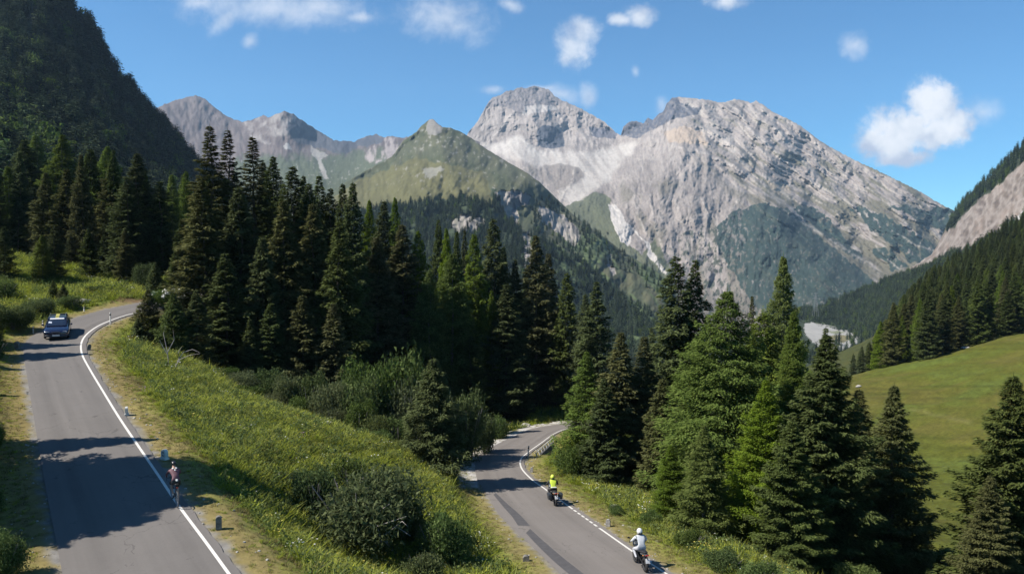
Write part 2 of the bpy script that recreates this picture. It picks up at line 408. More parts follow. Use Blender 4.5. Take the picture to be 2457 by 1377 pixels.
# ------------------------------------------------------------------ roads
def asphalt(name, c):
    m_ = bpy.data.materials.new(name); m_.use_nodes = True; t = NT(m_.node_tree)
    p = t.n['Principled BSDF']; p.inputs['Roughness'].default_value = .85; p.inputs['Specular IOR Level'].default_value = .25
    tcn = t.new('ShaderNodeTexCoord'); uv = t.new('ShaderNodeAttribute', attribute_name='across')
    lg = t.new('ShaderNodeAttribute', attribute_name='along')
    cbn = t.new('ShaderNodeCombineXYZ'); t.l.new(t.m('MULTIPLY', uv.outputs['Fac'], 7.0), cbn.inputs[0]); t.l.new(t.m('MULTIPLY', lg.outputs['Fac'], .05), cbn.inputs[1])
    streak = t.noise(cbn.outputs[0], 1.0, 4, .6)
    fine = t.noise(tcn.outputs['Object'], 9, 8, .75); big = t.noise(tcn.outputs['Object'], .35, 4, .6)
    g_ = t.m('ADD', t.m('MULTIPLY_ADD', t.m('SUBTRACT', streak, .5), .45, 1.0), t.m('MULTIPLY_ADD', t.m('SUBTRACT', fine, .5), .22, t.m('MULTIPLY', t.m('SUBTRACT', big, .5), .28)))
    # slightly darker, polished wheel tracks (worn surface)
    d_ = t.m('ABSOLUTE', t.m('SUBTRACT', t.m('ABSOLUTE', t.m('SUBTRACT', uv.outputs['Fac'], .5)), .27))
    tr = t.m('SUBTRACT', 1.0, t.m('DIVIDE', d_, .09), clamp=True)
    g_ = t.m('MULTIPLY_ADD', tr, -.13, g_)
    # fine cracks
    vo = t.new('ShaderNodeTexVoronoi', feature='DISTANCE_TO_EDGE'); vo.inputs['Scale'].default_value = .45
    wv = t.new('ShaderNodeVectorMath', operation='MULTIPLY_ADD'); nzc = t.new('ShaderNodeTexNoise'); nzc.inputs['Scale'].default_value = 1.6; nzc.inputs['Detail'].default_value = 5
    t.l.new(tcn.outputs['Object'], nzc.inputs['Vector']); t.l.new(nzc.outputs['Color'], wv.inputs[0]); wv.inputs[1].default_value = (1.3, 1.3, 0); t.l.new(tcn.outputs['Object'], wv.inputs[2])
    t.l.new(wv.outputs[0], vo.inputs['Vector'])
    crack = t.m('LESS_THAN', vo.outputs['Distance'], .008)
    g_ = t.m('MULTIPLY_ADD', t.m('MULTIPLY', crack, t.m('GREATER_THAN', big, .52)), -.28, g_)
    mul = t.new('ShaderNodeVectorMath', operation='SCALE'); mul.inputs[0].default_value = c; t.l.new(g_, mul.inputs['Scale'])
    t.l.new(mul.outputs[0], p.inputs['Base Color'])
    b = t.new('ShaderNodeBump'); b.inputs['Strength'].default_value = .25; b.inputs['Distance'].default_value = .02
    t.l.new(fine, b.inputs['Height']); t.l.new(b.outputs[0], p.inputs['Normal'])
    return m_
asph = asphalt("asphalt", (.120, .110, .101)); asph2 = asphalt("asphalt_pale", (.150, .135, .122))
def strip_mesh(A, B, n, zf, lift=0.0, along=True):
    T = np.linspace(0, 1, n); P = A[:, None, :]*(1-T)[None, :, None]+B[:, None, :]*T[None, :, None]
    P[..., 2] = zf(P[..., 1])+lift
    al_ = np.concatenate([[0], np.cumsum(np.linalg.norm(np.diff((A+B)/2, axis=0), axis=1))])
    at = {'across': np.repeat(T[None, :], len(A), 0).ravel(), 'along': np.repeat(al_[:, None], n, 1).ravel()}
    return mesh_np("strip", P.reshape(-1, 3), grid_faces(len(A), n)[:, ::-1], True, attrs=at)
wig = fbm(np.arange(len(UR))*.35, np.zeros(len(UR)), 3, 5)
paint = mat("road_paint", (.80, .77, .70), .7, noise=(6, .88, 1.0))
road_u = link("road", strip_mesh(UL.copy(), offset(UR, UL, .42+.12*wig), 14, zu), asph)
tag(road_u, "upper mountain road rising away to a right bend on the left", kind='structure')
e = link("edge_line", strip_mesh(offset(UR, UL, -.07), offset(UR, UL, .07), 2, zu, .005), paint, road_u)
tag(e, "solid cream edge line of the upper road")
wig2 = fbm(np.arange(len(LR))*.35, np.ones(len(LR)), 3, 6)
road_l = link("road", strip_mesh(offset(LL, LR, .1+.08*wig2), offset(LR, LL, .33+.1*wig2), 14, zl), asph2)
tag(road_l, "lower mountain road dropping away to a bend by the small bridge", kind='structure')
# the lower edge line is broken into dashes for a short stretch
idx = [i for i in range(len(LR))]
def near_idx(px, py):
    p = np.array(lo_pt(px, py)); return int(np.argmin(np.hypot(LR[:, 0]-p[0], LR[:, 1]-p[1])))
i0, i1 = near_idx(1440, 1268), near_idx(1376, 1222)
lo_a = offset(LR, LL, -.06); lo_b = offset(LR, LL, .06)
def sub(A, a, b, n=None): return A[a:b+1]
link("edge_line", strip_mesh(sub(lo_a, 0, i0), sub(lo_b, 0, i0), 2, zl, .005), paint, road_l)
link("edge_line", strip_mesh(sub(lo_a, i1, len(LR)-1), sub(lo_b, i1, len(LR)-1), 2, zl, .005), paint, road_l)
seg_a = np.array([lo_a[i0]*(1-t)+lo_a[i1]*t for t in np.linspace(0, 1, 60)]); seg_b = np.array([lo_b[i0]*(1-t)+lo_b[i1]*t for t in np.linspace(0, 1, 60)])
for k in range(6):
    a0 = 5+k*9
    link("dash", strip_mesh(seg_a[a0:a0+7], seg_b[a0:a0+7], 2, zl, .005), paint, road_l)
# darker resealed strip along the lower road's left side
tar = mat("dark_tar", (.085, .080, .080), .8, noise=(3, .8, 1.15))
def patch(P1, P2, name="asphalt_patch", road=road_l, lift=.004):
    A = catmull([lo_pt(*p) for p in P1], 8); B = catmull([lo_pt(*p) for p in P2], 8)
    return link(name, strip_mesh(A, B, 3, zl, lift), tar, road)
tag(patch([(1366, 1377), (1325, 1342), (1288, 1306), (1262, 1278)], [(1402, 1377), (1352, 1338), (1305, 1298), (1272, 1268)]), "dark tar strip along the lower road's left side")
tag(patch([(1243, 1260), (1228, 1238), (1205, 1212), (1184, 1186)], [(1272, 1261), (1248, 1235), (1215, 1206), (1190, 1182)]), "darker patch near the lower bend")
# ------------------------------------------------------------------ mountains
def inpoly(px, py, poly, amp=5, sc=.04, seed=0):
    wx = px+amp*(fbm(px*sc, py*sc, 4, seed+50)*1.6); wy = py+amp*(fbm(px*sc, py*sc, 4, seed+90)*1.6)
    return pip(wx, wy, poly).astype(float)
class Sheet:
    def __init__(s, name, label, skyline, bottom, x0, x1, step, rows, depth, relief, colour, material, jag=1.5, jscale=.08, tpow=1.0):
        u = np.arange(x0, x1+step, step); top = interp(u, skyline)+jag*fbm(u*jscale, u*0, 5, 77, .6)*1.6
        bot = interp(u, bottom)
        t = np.linspace(0, 1, rows)**tpow
        PX = np.repeat(u[None, :], rows, 0); PY = top[None, :]+(bot-top)[None, :]*t[:, None]
        dc = np.array(depth, float); f = TPS(dc[:, :2]/400., np.log(dc[:, 2]), reg=1e-3)
        D = np.exp(f(PX/400., PY/400.))
        edge = sstep(0, .03, t)[:, None]
        D = D*(1+relief(PX, PY)*(0.25+.75*edge))
        a, b = kxs(PX, PY)
        Pm = np.stack([a*D, D, b*D], -1)
        back = []
        for k, (fd, dz) in enumerate(((1.22, -.16), (1.06, -.035), (1.015, -.006))):
            q = Pm[0].copy(); q[:, 0] *= fd; q[:, 1] *= fd; q[:, 2] += dz*D[0]; back.append(q)
        s.P, s.PX, s.PY = Pm, PX, PY
        colr_ = np.clip(colour(PX, PY), .004, .8)
        full = np.concatenate([np.array(back), Pm], 0)
        cf = np.concatenate([np.repeat(colr_[:1], 3, 0), colr_], 0)
        s.ob = link(name, mesh_np(name, full.reshape(-1, 3), grid_faces(rows+3, len(u))[:, ::-1], True, cols=cf.reshape(-1, 3)), material)
        tag(s.ob, label, kind='structure')
        e1 = Pm[:-1, 1:]-Pm[:-1, :-1]; e2 = Pm[1:, :-1]-Pm[:-1, :-1]
        s.area = np.linalg.norm(np.cross(e1, e2), axis=-1)
    def sample(s, n, mask, rng):
        wgt = s.area*np.clip(mask[:-1, :-1], 0, None); cdf = np.cumsum(wgt.ravel()); cdf /= cdf[-1]
        k = np.searchsorted(cdf, rng.random(n)); i, j = np.unravel_index(k, wgt.shape)
        a = rng.random(n)[:, None]; b = rng.random(n)[:, None]; P = s.P
        return (P[i, j]*(1-a)+P[i, j+1]*a)*(1-b)+(P[i+1, j]*(1-a)+P[i+1, j+1]*a)*b
def softpoly(x, y, poly, rad, amp=5):
    s_ = 0
    for k in range(10):
        a = k*2.4; q = rad*math.sqrt((k+.5)/10); s_ = s_+inpoly(x+q*math.cos(a), y+q*math.sin(a), poly, amp)
    return s_/10
def CC(PX, c): return np.ones(PX.shape+(3,))*np.array(c)
def bl(col, c, m_): return col*(1-m_[..., None])+np.array(c)*m_[..., None]

SK_A = [(-420, -560), (-100, -280), (60, -90), (150, 2), (180, 22), (205, 50), (228, 78), (250, 118), (258, 158), (285, 185), (310, 215), (350, 255), (380, 296), (420, 335), (465, 392), (510, 430), (560, 470), (640, 520), (760, 590), (860, 650)]
def relA(x, y): return .03*fbm(x*.012, y*.012, 5, 11)+.008*fbm(x*.06, y*.06, 3, 12)
def colA(x, y):
    n = fbm(x*.05, y*.05, 5, 13); c = bl(CC(x, (.040, .050, .028)), (.075, .088, .045), sstep(-.1, .4, n))
    c = bl(c, (.22, .20, .17), sstep(.42, .55, ridged(x*.045, y*.03, 4, 14)-.35)*.5)
    c = bl(c, (.34, .31, .26), inpoly(x, y, [(170, 95), (195, 85), (200, 105), (190, 125), (176, 118)], 6))
    return bl(c, (.34, .32, .27), inpoly(x, y, [(240, 285), (262, 300), (272, 335), (264, 338), (250, 312)], 5))
forest_floor = land_mat("forest_floor", .05, .35, .8, 2.0, scale2=.008)
A_ = Sheet("mountainside", "steep dark wooded slope filling the upper left", SK_A, [(-420, 640), (860, 730)], -420, 860, 5, 150,
    [(-420, -560, 950), (-300, -500, 930), (150, 0, 780), (258, 150, 800), (380, 290, 860), (465, 385, 930), (560, 470, 1000), (640, 520, 1050), (860, 650, 1100), (0, 0, 730), (0, 250, 500), (150, 250, 580),
     (0, 450, 300), (200, 400, 430), (350, 400, 640), (0, 600, 225), (200, 610, 250), (400, 520, 460), (450, 600, 330), (600, 640, 320), (860, 720, 330), (-420, 300, 430), (-420, 0, 640), (-420, 600, 210)],
    relA, colA, forest_floor, 3, .05)

SK_B = [(300, 290), (370, 262), (420, 241), (455, 232), (470, 229), (492, 238), (520, 262), (545, 280), (580, 293), (600, 289), (620, 282), (632, 276), (645, 283), (662, 274), (682, 267), (705, 275), (720, 286), (760, 312), (782, 325), (800, 337),
        (850, 340), (880, 327), (903, 322), (920, 331), (940, 326), (965, 332), (985, 326), (1100, 330), (1150, 340)]
def relB(x, y): return .02*ridged(x*.02, y*.012, 5, 61)+.005*ridged(x*.06, y*.03, 4, 62)+.008*fbm(x*.03, y*.03, 5, 65)-.02
def colB(x, y):
    n = fbm(x*.04, y*.04, 5, 63); rd = ridged(x*.07, y*.025, 4, 64); fx = fbm(x*.12, y*.12, 4, 75)
    c = bl(CC(x, (.110, .088, .085)), (.170, .142, .134), sstep(.2, .8, rd+.3*n))
    c = bl(c, (.32, .295, .275), inpoly(x, y, [(590, 295), (632, 272), (682, 262), (735, 290), (700, 330), (640, 350), (600, 330)], 8)*sstep(-.2, .3, n)*.8)
    c = bl(c, (.085, .095, .115), inpoly(x, y, [(715, 282), (760, 310), (800, 333), (850, 340), (885, 325), (906, 322), (925, 335), (880, 352), (860, 352), (820, 372), (770, 352), (740, 350), (705, 338), (690, 312)], 6)*.85)  # right flank turned from the sun: shade painted into the rock colour
    gmask = sstep(-12, 14, y-(372-.05*(x-700)+26*n+14*fx))*(x > 560)
    gmask = np.maximum(gmask, sstep(-20, 30, y-(430+20*n)))
    c = bl(c, (.095, .115, .068), gmask*.9)
    c = bl(c, (.35, .33, .30), inpoly(x, y, [(745, 350), (790, 372), (770, 385), (790, 430), (778, 430), (760, 385), (748, 370)], 4)*.9)
    c = bl(c, (.36, .35, .33), inpoly(x, y, [(680, 350), (692, 345), (700, 360), (690, 358), (678, 358)], 4))
    c = bl(c, (.33, .29, .275), inpoly(x, y, [(885, 355), (930, 330), (965, 330), (980, 340), (950, 370), (900, 395), (870, 392)], 6)*sstep(-.3, .3, n+rd-.6))
    return bl(c, (.33, .32, .29), sstep(.32, .42, fx)*(y > 385)*.6)
rock_far = land_mat("rock_far", .03, .16, .4, 6.0, scale2=.005)
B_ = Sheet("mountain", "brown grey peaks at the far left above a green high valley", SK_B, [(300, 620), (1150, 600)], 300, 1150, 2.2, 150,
    [(300, 290, 4200), (470, 229, 5000), (580, 293, 4600), (682, 267, 4300), (800, 335, 4400), (903, 322, 4900), (985, 325, 4400), (1150, 340, 4000), (400, 420, 3100), (600, 400, 3300), (700, 340, 3900), (640, 330, 4000), (760, 420, 3000), (900, 400, 3100),
     (850, 480, 2400), (500, 520, 2400), (700, 520, 2200), (1000, 420, 2900), (300, 600, 1900), (1150, 600, 2000), (760, 340, 4350), (860, 370, 4000)],
    relB, colB, rock_far, 3.0, .09)

SK_E = [(1080, 380), (1110, 345), (1125, 315), (1142, 298), (1160, 266), (1172, 246), (1182, 234), (1198, 230), (1215, 219), (1232, 216), (1250, 210), (1262, 213), (1282, 206), (1300, 211), (1318, 216), (1330, 230), (1345, 240), (1382, 255), (1420, 275), (1450, 293), (1478, 318), (1489, 326),
        (1496, 304), (1510, 293), (1522, 290), (1545, 296), (1555, 283), (1566, 288), (1580, 274), (1592, 268), (1600, 248), (1612, 236), (1625, 233), (1660, 236), (1700, 240), (1730, 247), (1745, 244), (1762, 238), (1782, 241), (1800, 247), (1815, 243), (1832, 252),
        (1852, 268), (1872, 277), (1905, 293), (1930, 309), (1960, 333), (1990, 352), (2050, 384), (2100, 407), (2160, 436), (2210, 461), (2250, 486), (2292, 507), (2330, 530), (2420, 590)]
def lines(x, y, L, w0):
    """soft mask along hand laid gullies: list of (width, points)"""
    wx = x+4*fbm(x*.05, y*.05, 3, 191); wy = y+4*fbm(x*.05, y*.05, 3, 192); m_ = np.zeros(x.shape)
    for wd, P in L:
        dmin = np.full(x.shape, 1e9)
        for (x0, y0), (x1, y1) in zip(P[:-1], P[1:]):
            dx, dy = x1-x0, y1-y0; t = np.clip(((wx-x0)*dx+(wy-y0)*dy)/(dx*dx+dy*dy), 0, 1)
            dmin = np.minimum(dmin, np.hypot(wx-x0-t*dx, wy-y0-t*dy))
        m_ = np.maximum(m_, np.exp(-(dmin/(wd*w0))**2))
    return m_
GUL = [(3, [(1763, 241), (1791, 302), (1852, 363), (1946, 436), (2047, 493)]), (3.5, [(1722, 314), (1771, 379), (1852, 464), (1885, 509), (1966, 558), (2080, 631), (2125, 680)]), (3, [(1700, 300), (1760, 350), (1830, 420), (1900, 480)]),
       (2.5, [(1925, 460), (2007, 509), (2047, 566)]), (2.5, [(1852, 293), (1909, 371), (1966, 428), (2011, 460)]), (2.2, [(1917, 294), (1954, 340), (2000, 400), (2060, 450)]), (2.4, [(1954, 383), (1990, 430), (2020, 470)]), (2.2, [(2055, 452), (2068, 493), (2080, 520)]),
       (2, [(2000, 370), (2060, 430), (2120, 480), (2180, 540)]), (2, [(2060, 400), (2130, 450), (2200, 510)]), (2.2, [(1640, 250), (1680, 300), (1700, 350)]), (2.4, [(1600, 350), (1681, 363), (1771, 403), (1828, 452)]), (2, [(2100, 590), (2150, 640), (2190, 660)]), (2, [(2150, 560), (2200, 590), (2240, 600)]),
       (3, [(1400, 395), (1440, 440), (1395, 480)]), (2.5, [(1300, 400), (1320, 430), (1345, 470)]), (2, [(1380, 400), (1370, 440), (1345, 480)]), (2.2, [(1620, 480), (1640, 540), (1650, 600)]), (2, [(1560, 470), (1570, 530), (1590, 600)]), (2, [(1680, 470), (1700, 520), (1690, 560)]), (2.4, [(1520, 450), (1525, 500), (1550, 560)]), (2, [(1760, 430), (1775, 470), (1760, 500)]), (2, [(1230, 270), (1200, 310), (1170, 345)]), (2, [(1380, 290), (1400, 330), (1430, 350)]), (2, [(1330, 270), (1370, 300), (1420, 320)])]
def mixE(x, y):
    """1 where ribs run down to the right, 0 where they run straight down"""
    return sstep(-40, 60, (x-1640)*.75-(y-330)*.62)
def ribs(x, y, seed, f=1.0, o=5):
    a = R_(34); u = x*math.cos(a)+y*math.sin(a); v = -x*math.sin(a)+y*math.cos(a)
    wv = fbm(x*.01, y*.01, 3, seed+5)*14
    n1 = ridged(u*.008*f, (v+wv)*.055*f, o, seed); n2 = ridged((x+wv)*.045*f, y*.011*f, o, seed+1)
    m_ = mixE(x, y); return n1*m_+n2*(1-m_)
def relE(x, y):
    big = ridged(x*.009, y*.007, 3, 71)
    cap = inpoly(x, y, [(1140, 200), (1350, 200), (1345, 262), (1280, 262), (1230, 285), (1180, 262)], 5)
    mm = mixE(x, y); r = (.008+.012*mm)*ribs(x, y, 72, .7, 4)+.0045*(1-lines(x, y, GUL, 3.0))+.0025*ribs(x, y, 82, 1.6, 3)+.030*big+.014*fbm(x*.02, y*.02, 5, 74)+.004*fbm(x*.15, y*.15, 4, 73)-.03
    bowl = softpoly(x, y, BOWL, 16)
    return r*(1-.7*bowl)
BOWL = [(1140, 348), (1200, 340), (1240, 326), (1290, 358), (1360, 368), (1430, 362), (1535, 338), (1490, 392), (1455, 440), (1400, 478), (1362, 500), (1340, 478), (1350, 455), (1405, 425), (1385, 402), (1300, 398), (1235, 385), (1180, 362)]
def colE(x, y):
    n = fbm(x*.03, y*.03, 6, 101, .6); f = fbm(x*.14, y*.14, 5, 102, .6); rb = ribs(x, y, 72); rb2 = ribs(x, y, 112, 1.9)
    c = bl(CC(x, (.285, .262, .250)), (.375, .348, .33), sstep(.3, .9, rb2+.45*f)); lg = fbm(x*.011, y*.011, 4, 107); c = c*(1+.35*lg[..., None])
    c = bl(c, (.19, .178, .182), sstep(.05, .5, -n+.5*f)*.6)
    m_ = mixE(x, y)
    c = bl(c, (.46, .435, .40), sstep(.72, .84, ribs(x, y, 172, .8))*m_*.8); c = bl(c, (.43, .41, .385), sstep(.76, .86, ribs(x, y, 182, 1.3))*(1-m_)*.6)
    c = bl(c, (.135, .135, .09), sstep(-.02, .30, fbm((x*.83+y*.56)*.012, (y*.83-x*.56)*.055, 6, 103)+.0016*(y-400))*m_*(y > 285)*.8); c = bl(c, (.15, .145, .11), sstep(.1, .4, fbm(x*.02, y*.012, 5, 104)+.001*(y-450))*(1-m_)*(y > 380)*.6)
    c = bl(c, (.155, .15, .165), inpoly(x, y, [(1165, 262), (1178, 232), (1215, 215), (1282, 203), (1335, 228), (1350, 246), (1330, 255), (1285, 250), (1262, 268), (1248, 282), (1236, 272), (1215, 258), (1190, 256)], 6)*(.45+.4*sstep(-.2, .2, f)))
    c = bl(c, (.07, .085, .115), inpoly(x, y, [(1288, 318), (1300, 303), (1318, 300), (1350, 318), (1354, 352), (1320, 358), (1292, 350)], 4)*.9)  # buttress cliff: its shadow painted in as darker blue-grey rock
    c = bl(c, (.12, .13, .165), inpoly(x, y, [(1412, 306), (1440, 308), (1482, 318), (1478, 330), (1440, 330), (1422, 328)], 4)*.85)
    c = bl(c, (.52, .505, .48), softpoly(x, y, BOWL, 6, 10)*(.45+.55*sstep(.25, .75, ridged((x*.6+y*.8)*.012, (y*.6-x*.8)*.05, 5, 151)+.3*f)))
    c = bl(c, (.55, .54, .52), inpoly(x, y, [(1255, 256), (1320, 250), (1340, 262), (1290, 272), (1252, 276)], 4)*.6)
    c = bl(c, (.25, .23, .215), inpoly(x, y, [(1275, 405), (1340, 392), (1392, 402), (1402, 425), (1345, 452), (1328, 458), (1300, 430)], 5)*.8)
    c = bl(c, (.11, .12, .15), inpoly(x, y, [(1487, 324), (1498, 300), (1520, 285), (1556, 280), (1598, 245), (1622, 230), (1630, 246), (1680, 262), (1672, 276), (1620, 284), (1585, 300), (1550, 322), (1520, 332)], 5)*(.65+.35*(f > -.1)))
    c = bl(c, (.47, .385, .30), inpoly(x, y, [(1590, 318), (1640, 300), (1690, 322), (1705, 352), (1650, 340), (1610, 345)], 7)*.65)
    c = bl(c, (.45, .39, .31), inpoly(x, y, [(1840, 430), (1875, 440), (1900, 465), (1870, 470), (1848, 455)], 7)*.7)
    gr = inpoly(x, y, [(1350, 498), (1430, 462), (1465, 470), (1462, 505), (1480, 560), (1540, 610), (1570, 570), (1612, 650), (1640, 760), (1440, 700), (1370, 540)], 6)
    c = bl(c, (.115, .135, .075), gr*.9)
    c = bl(c, (.58, .57, .55), inpoly(x, y, [(1458, 488), (1478, 492), (1500, 530), (1520, 548), (1508, 590), (1490, 575), (1470, 540)], 4))
    c = bl(c, (.57, .56, .54), inpoly(x, y, [(1505, 540), (1530, 555), (1560, 590), (1590, 640), (1605, 665), (1590, 655), (1560, 620), (1545, 575)], 5))
    sp = sstep(-.02, .10, fbm(x*.09, y*.055, 5, 121, .65)-.05)
    c = bl(c, (.05, .07, .052), inpoly(x, y, [(1560, 640), (1640, 560), (1735, 540), (1720, 600), (1760, 680), (1860, 740), (1860, 800), (1560, 800)], 14)*sp*.85)
    dark = (.042, .070, .064)
    big = inpoly(x, y, [(1722, 548), (1760, 505), (1830, 486), (1880, 500), (1925, 530), (1990, 590), (2050, 634), (2110, 690), (2060, 760), (1880, 800), (1800, 720), (1735, 620), (1715, 580)], 8)
    holes = sstep(.24, .34, fbm(x*.10, y*.05, 5, 131, .65)+.18*(x < 1790))
    c = bl(c, dark, big*(1-.6*holes)); c = bl(c, (.085, .105, .085), big*sstep(.05, .4, fbm((x*.8+y*.6)*.02, (y*.8-x*.6)*.07, 5, 135))*.55); c = bl(c, (.20, .195, .18), big*sstep(.30, .42, fbm(x*.16, y*.10, 4, 136))*.7)
    for k, pl in enumerate(([(1905, 500), (1945, 490), (1990, 528), (2040, 585), (2075, 632), (2045, 618), (1990, 575), (1940, 538)], [(2040, 500), (2080, 498), (2130, 520), (2195, 560), (2262, 590), (2240, 625), (2190, 632), (2140, 590), (2085, 545)],
                            [(2120, 496), (2170, 508), (2225, 545), (2250, 548), (2300, 548), (2290, 505), (2250, 492), (2235, 512), (2180, 492)], [(2090, 600), (2130, 590), (2180, 640), (2150, 650)])):
        c = bl(c, dark, inpoly(x, y, pl, 9, seed=k)*(1-.75*sstep(.16, .3, fbm(x*.08, y*.06, 5, 141+k))))
    gl = lines(x, y, GUL, 1.15); c = bl(c, (.56, .53, .49), gl*sstep(-.35, .35, f+n)*.62*(y < 700))
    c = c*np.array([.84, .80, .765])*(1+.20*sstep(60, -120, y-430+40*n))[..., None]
    return bl(c, (.06, .08, .065), inpoly(x, y, [(2050, 720), (2200, 640), (2300, 600), (2420, 700), (2420, 800), (1900, 800), (1960, 735)], 8)*.9)
rock_pale = land_mat("rock_pale", .035, .16, .45, 6.0, scale2=.006)
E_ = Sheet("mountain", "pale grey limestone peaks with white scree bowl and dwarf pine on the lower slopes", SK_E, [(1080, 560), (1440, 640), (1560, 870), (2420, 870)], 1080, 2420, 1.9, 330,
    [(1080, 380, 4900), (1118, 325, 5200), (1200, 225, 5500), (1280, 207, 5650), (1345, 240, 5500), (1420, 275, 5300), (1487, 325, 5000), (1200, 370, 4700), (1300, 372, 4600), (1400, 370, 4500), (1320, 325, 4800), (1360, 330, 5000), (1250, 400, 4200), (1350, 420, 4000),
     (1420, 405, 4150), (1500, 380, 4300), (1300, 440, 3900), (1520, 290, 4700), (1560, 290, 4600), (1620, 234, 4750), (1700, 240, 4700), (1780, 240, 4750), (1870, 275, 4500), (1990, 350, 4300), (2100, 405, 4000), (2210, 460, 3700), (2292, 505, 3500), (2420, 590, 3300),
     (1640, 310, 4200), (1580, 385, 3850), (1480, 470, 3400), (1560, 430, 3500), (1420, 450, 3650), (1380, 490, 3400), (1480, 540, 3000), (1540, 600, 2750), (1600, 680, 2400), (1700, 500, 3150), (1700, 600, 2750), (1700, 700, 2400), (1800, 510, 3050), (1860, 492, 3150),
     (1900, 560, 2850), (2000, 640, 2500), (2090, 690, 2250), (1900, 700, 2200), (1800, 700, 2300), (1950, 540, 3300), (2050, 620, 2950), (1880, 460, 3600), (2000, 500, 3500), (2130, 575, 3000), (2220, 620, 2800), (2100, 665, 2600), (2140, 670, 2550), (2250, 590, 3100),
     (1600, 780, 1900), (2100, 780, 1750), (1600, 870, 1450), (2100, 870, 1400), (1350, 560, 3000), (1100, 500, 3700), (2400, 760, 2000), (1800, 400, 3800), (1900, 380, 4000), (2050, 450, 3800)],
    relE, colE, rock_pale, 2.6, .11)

SK_C = [(740, 520), (780, 478), (830, 437), (860, 419), (900, 398), (940, 377), (956, 355), (968, 337), (985, 327), (1000, 316), (1010, 303), (1020, 296), (1030, 287), (1040, 287), (1050, 296), (1062, 306), (1080, 307), (1100, 314), (1130, 331), (1165, 357), (1200, 378), (1230, 396), (1265, 415), (1300, 442), (1345, 486),
        (1372, 512), (1400, 535), (1440, 562), (1490, 600), (1540, 632), (1575, 650), (1600, 672), (1625, 720), (1660, 800), (1700, 880)]
FORC = [(740, 520), (860, 505), (960, 492), (1000, 487), (1050, 482), (1100, 474), (1140, 480), (1180, 492), (1180, 455), (1192, 455), (1200, 500), (1215, 520), (1255, 556), (1300, 575), (1345, 595), (1400, 625), (1440, 660), (1520, 720), (1620, 800), (1700, 900), (1700, 1000), (740, 1000)]
CLF = [[(1190, 462), (1212, 455), (1240, 460), (1272, 470), (1266, 492), (1240, 497), (1246, 548), (1228, 535), (1204, 500)], [(1290, 492), (1312, 500), (1345, 512), (1378, 540), (1396, 575), (1380, 592), (1345, 565), (1320, 545), (1300, 530)], [(1070, 524), (1100, 518), (1125, 512), (1165, 524), (1160, 550), (1130, 566), (1095, 556)],
       [(1250, 560), (1270, 556), (1280, 600), (1270, 680), (1255, 640)], [(1450, 615), (1462, 612), (1480, 660), (1470, 662)]]
def relC(x, y):
    cl = sum(inpoly(x, y, p, 5) for p in CLF)
    return .07*fbm(x*.008, y*.008, 4, 201)+.016*ridged((x+y*.5)*.02, (y-x*.3)*.012, 4, 205)+.008*ridged(x*.03, y*.02, 5, 202)+.012*cl*ridged(x*.09, y*.03, 3, 203)-.01
def colC(x, y):
    n = fbm(x*.02, y*.02, 5, 211); f = fbm(x*.11, y*.11, 5, 212, .6)
    c = bl(CC(x, (.084, .096, .056)), (.125, .125, .072), sstep(-.25, .35, n)); c = bl(c, (.055, .068, .042), sstep(.1, .45, fbm(x*.035, y*.05, 5, 218))*.6)
    c = bl(c, (.142, .135, .062), inpoly(x, y, [(800, 470), (900, 415), (1000, 380), (1090, 395), (1150, 412), (1172, 440), (1182, 492), (980, 500), (800, 500)], 8)*.85)
    c = bl(c, (.11, .115, .075), inpoly(x, y, [(930, 375), (990, 330), (1130, 325), (1260, 410), (1250, 440), (1100, 380), (1020, 372)], 10)*.5)
    c = bl(c, (.30, .29, .26), sstep(.16+.0012*np.abs(y-330), .34+.0012*np.abs(y-330), f+.3*n)*(y < 470)*.75)
    c = bl(c, (.27, .255, .235), inpoly(x, y, [(1022, 304), (1030, 287), (1040, 284), (1052, 294), (1060, 306), (1060, 318), (1046, 325), (1026, 322)], 3)*.9)
    c = bl(c, (.32, .31, .28), inpoly(x, y, [(1020, 405), (1060, 400), (1068, 412), (1030, 425), (1012, 420)], 8)*.6)
    c = bl(c, (.045, .065, .036), inpoly(x, y, FORC, 7)*.92)
    c = bl(c, (.11, .15, .065), (sstep(.05, .2, fbm((x*.7+y*.72)*.006, (y*.7-x*.72)*.035, 5, 213))*(x > 1330)*(y > 560))*.85)
    c = bl(c, (.055, .085, .06), sstep(0, 30, (x-1250)*.55+500-y)*0)
    rr = ridged(x*.07, y*.022, 4, 214)
    for p in CLF: c = bl(c, (.33, .30, .27), inpoly(x, y, p, 6)*(.55+.45*sstep(.3, .7, rr)))
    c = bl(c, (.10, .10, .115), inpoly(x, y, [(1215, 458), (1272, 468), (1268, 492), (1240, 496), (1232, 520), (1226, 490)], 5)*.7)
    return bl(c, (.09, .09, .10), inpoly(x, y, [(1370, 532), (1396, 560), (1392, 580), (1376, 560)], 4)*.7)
hill_mat = land_mat("hill_turf", .03, .16, .35, 3.0, scale2=.006)
